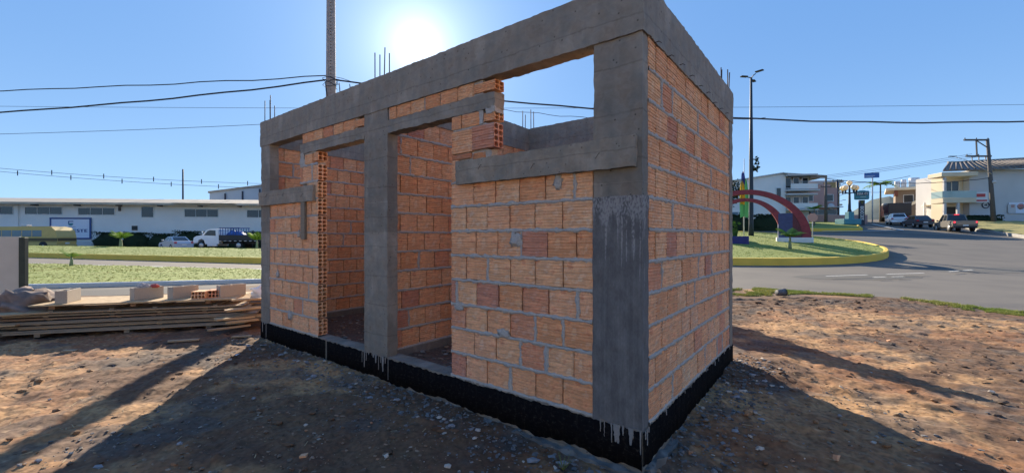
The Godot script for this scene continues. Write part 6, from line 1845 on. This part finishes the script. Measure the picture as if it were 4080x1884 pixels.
	# ---- unseen houses added behind the viewer: sunlit fronts bounce warm light on the hut
	for k in 6:
		var hx := -34.0 + k * 13.5
		var hh: float = [5.6, 6.4, 3.8, 6.0, 4.2, 5.8][k]
		t = house("fill_house", ["cream two storey house", "white two storey house with green shutters", "low cream house with a brown door", "pale ochre two storey house", "low white house with wide windows", "cream corner house"][k] + " added unseen behind the viewer to bounce sunlight", P(hx, -0.1, -20.0 - (k % 3)), PI, Vector3(11.5, hh, 9.0), [M.wall_cream, M.white_wall, M.wall_cream, M.wall_cream, M.white_wall, M.wall_cream][k])
		st = begin(); hexa(st, [Vector3(-6.1, hh, 0.5), Vector3(6.1, hh, 0.5), Vector3(-6.1, hh + 0.15, 0.5), Vector3(6.1, hh + 0.15, 0.5), Vector3(-6.1, hh + 1.5, -4.5), Vector3(6.1, hh + 1.5, -4.5), Vector3(-6.1, hh + 1.65, -4.5), Vector3(6.1, hh + 1.65, -4.5)]); obj("roof", st, M.roof_tile, t)
		part(t, "door", M.band_brown, Vector3(0.4, 1.05, 0.02), Vector3(1.0, 2.1, 0.1))
		for x in [-3.6, 3.6]:
			window(t, Vector3(x, 1.7, 0.0), 1.5, 1.2, M.frame_white, M.glass_dark, 0.0, 2)
			if hh > 5.0: window(t, Vector3(x, 4.4, 0.0), 1.5, 1.2, M.frame_white, M.glass_dark, 0.0, 2)

# ------------------------------------------------------------------ the near pole and all the wires
func cable(label: String, a: Vector3, b: Vector3, sag: float, r: float, twist := 0.0, group := ""):
	var st := begin(true); var pts := []
	var n := 40
	for i in n + 1:
		var f := float(i) / n
		var p := a.lerp(b, f); p.y -= sag * 4.0 * f * (1.0 - f)
		p += Vector3(0, sin(f * 70.0) * twist, cos(f * 53.0) * twist)
		pts.append(p)
	tube(st, pts, r, 6, false)
	var o := obj("overhead_cable", st, M.cable)
	tag(o, label, "cable", group)

func cables():
	var st: SurfaceTool
	var c := P(-5.66, -0.05, 13.2)
	var t := thing("concrete_pole", "tall square concrete utility pole with a row of holes behind the hut", "pole", c, 0.32)
	# two flanges and a web pierced every ten centimetres, tapering upwards
	var H := 11.0
	var wat = func(y): return lerpf(0.28, 0.16, y / H)
	for s in [-1.0, 1.0]:
		st = begin(); var w0: float = wat.call(0.0); var w1: float = wat.call(H)
		hexa(st, [Vector3(s * w0 / 2 - 0.035, 0, -0.09), Vector3(s * w0 / 2 + 0.035, 0, -0.09), Vector3(s * w1 / 2 - 0.03, H, -0.06), Vector3(s * w1 / 2 + 0.03, H, -0.06), Vector3(s * w0 / 2 - 0.035, 0, 0.09), Vector3(s * w0 / 2 + 0.035, 0, 0.09), Vector3(s * w1 / 2 - 0.03, H, 0.06), Vector3(s * w1 / 2 + 0.03, H, 0.06)])
		obj("flange", st, M.pole_concrete, t)
	st = begin()
	for k in 110:
		var y := k * 0.1; var w: float = wat.call(y + 0.05)
		box(st, Vector3(0, y + 0.036, 0.04), Vector3(w - 0.06, 0.072, 0.03))
		for s in [-1.0, 1.0]: box(st, Vector3(s * (w / 4 - 0.005), y + 0.086, 0.04), Vector3(w / 2 - 0.05, 0.028, 0.03))
	box(st, Vector3(0, H / 2, -0.05), Vector3(0.12, H - 0.1, 0.02))
	obj("web", st, M.pole_concrete, t)
	st = begin(true)
	for k in 26: pass
	var loop := []
	for k in 40: loop.append(Vector3(cos(k * 0.7) * (0.20 + 0.06 * sin(k * 1.9)), 6.3 + sin(k * 0.53) * 0.14, sin(k * 0.7) * (0.18 + 0.05 * cos(k * 2.3))))
	tube(st, loop, 0.008, 5, false); obj("wire_tangle", st, M.cable, t)
	for s in [[-0.15, 5.85], [0.25, 5.75], [0.55, 5.95]]:
		st = begin(true); tube(st, [Vector3(s[0], 6.3, 0.12), Vector3(s[0] + 0.03, s[1] + 0.15, 0.14), Vector3(s[0] + 0.06, s[1], 0.14)], [0.012, 0.02, 0.012], 6); obj("wire_end", st, M.cable, t)
	var at := c + Vector3(0, 6.42, 0)
	cable("thick twisted overhead cable sagging away from the concrete pole towards the board stack", at, P(-40.0, 6.3, 15.0), 0.95, 0.024, 0.012)
	cable("upper overhead cable running above the thick one from the concrete pole past the board stack", at + Vector3(0, 0.12, 0), P(-40.0, 6.6, 15.5), 0.28, 0.016, 0.02)
	cable("thick twisted overhead cable running from the concrete pole over the road to the roundabout side", at, P(30.0, 6.2, 13.6), 1.2, 0.024, 0.012)
	cable("slack thin cable drooping beside the thick one between concrete pole and hut beam", at + Vector3(0, 0.1, 0), P(8.0, 5.2, 13.3), 0.55, 0.008, 0.02)
	# fine wires across the sky
	cable("fine wire level with the ring beam, crossing the whole street", P(-60.0, 13.9, 40.0), P(60.0, 14.1, 40.0), 0.4, 0.016)
	cable("fine wire below the ring beam, ending behind the hut corner", P(-40.0, 8.65, 30.0), P(-9.0, 9.9, 30.0), 0.15, 0.016)
	for a in [["power line with small spacers high above the warehouse roof", 11.4], ["lower power line with small spacers above the warehouse roof", 10.95]]:
		var p0 := P(-80.0, a[1] + 0.5, 62.0); var p1 := P(-20.0, a[1] - 0.9 - (11.4 - a[1]), 74.0)
		cable(a[0], p0, p1, 0.9, 0.03)
		for k in 7:
			var f := 0.06 + k * 0.11 + (0.04 if a[1] < 11.2 else 0.0)
			var p := p0.lerp(p1, f); p.y -= 0.9 * 4.0 * f * (1.0 - f)
			var o := part(self, "line_spacer", M.cable, Vector3.ZERO, Vector3(0.10, 0.75, 0.06)); o.name = numbered("line_spacer"); o.position = p
			tag(o, "small dark spacer clipped on a power line above the warehouse", "spacer", "spacers on the power lines")
	for k in 3:
		cable("avenue power line strung from the leaning pole towards the far poles", P(61.0 + k * 0.9, 12.4 - k * 0.1, 56.0), P(33.0, 10.2 - k * 0.25, 74.0), 0.6, 0.022, 0.0, "avenue power lines")
	cable("sagging telephone cable from the leaning pole to the pole by the pink building", P(63.3, 9.2, 56.0), P(44.6, 9.7, 60.0), 0.7, 0.045, 0.02)
	cable("service cable between the dark avenue pole and the brown house", P(49.3, 9.6, 64.0), P(66.0, 11.5, 70.0), 0.4, 0.035)
	cable("low service cable crossing behind the ornate lamp post", P(49.3, 8.9, 64.0), P(60.0, 8.6, 68.0), 0.3, 0.03)
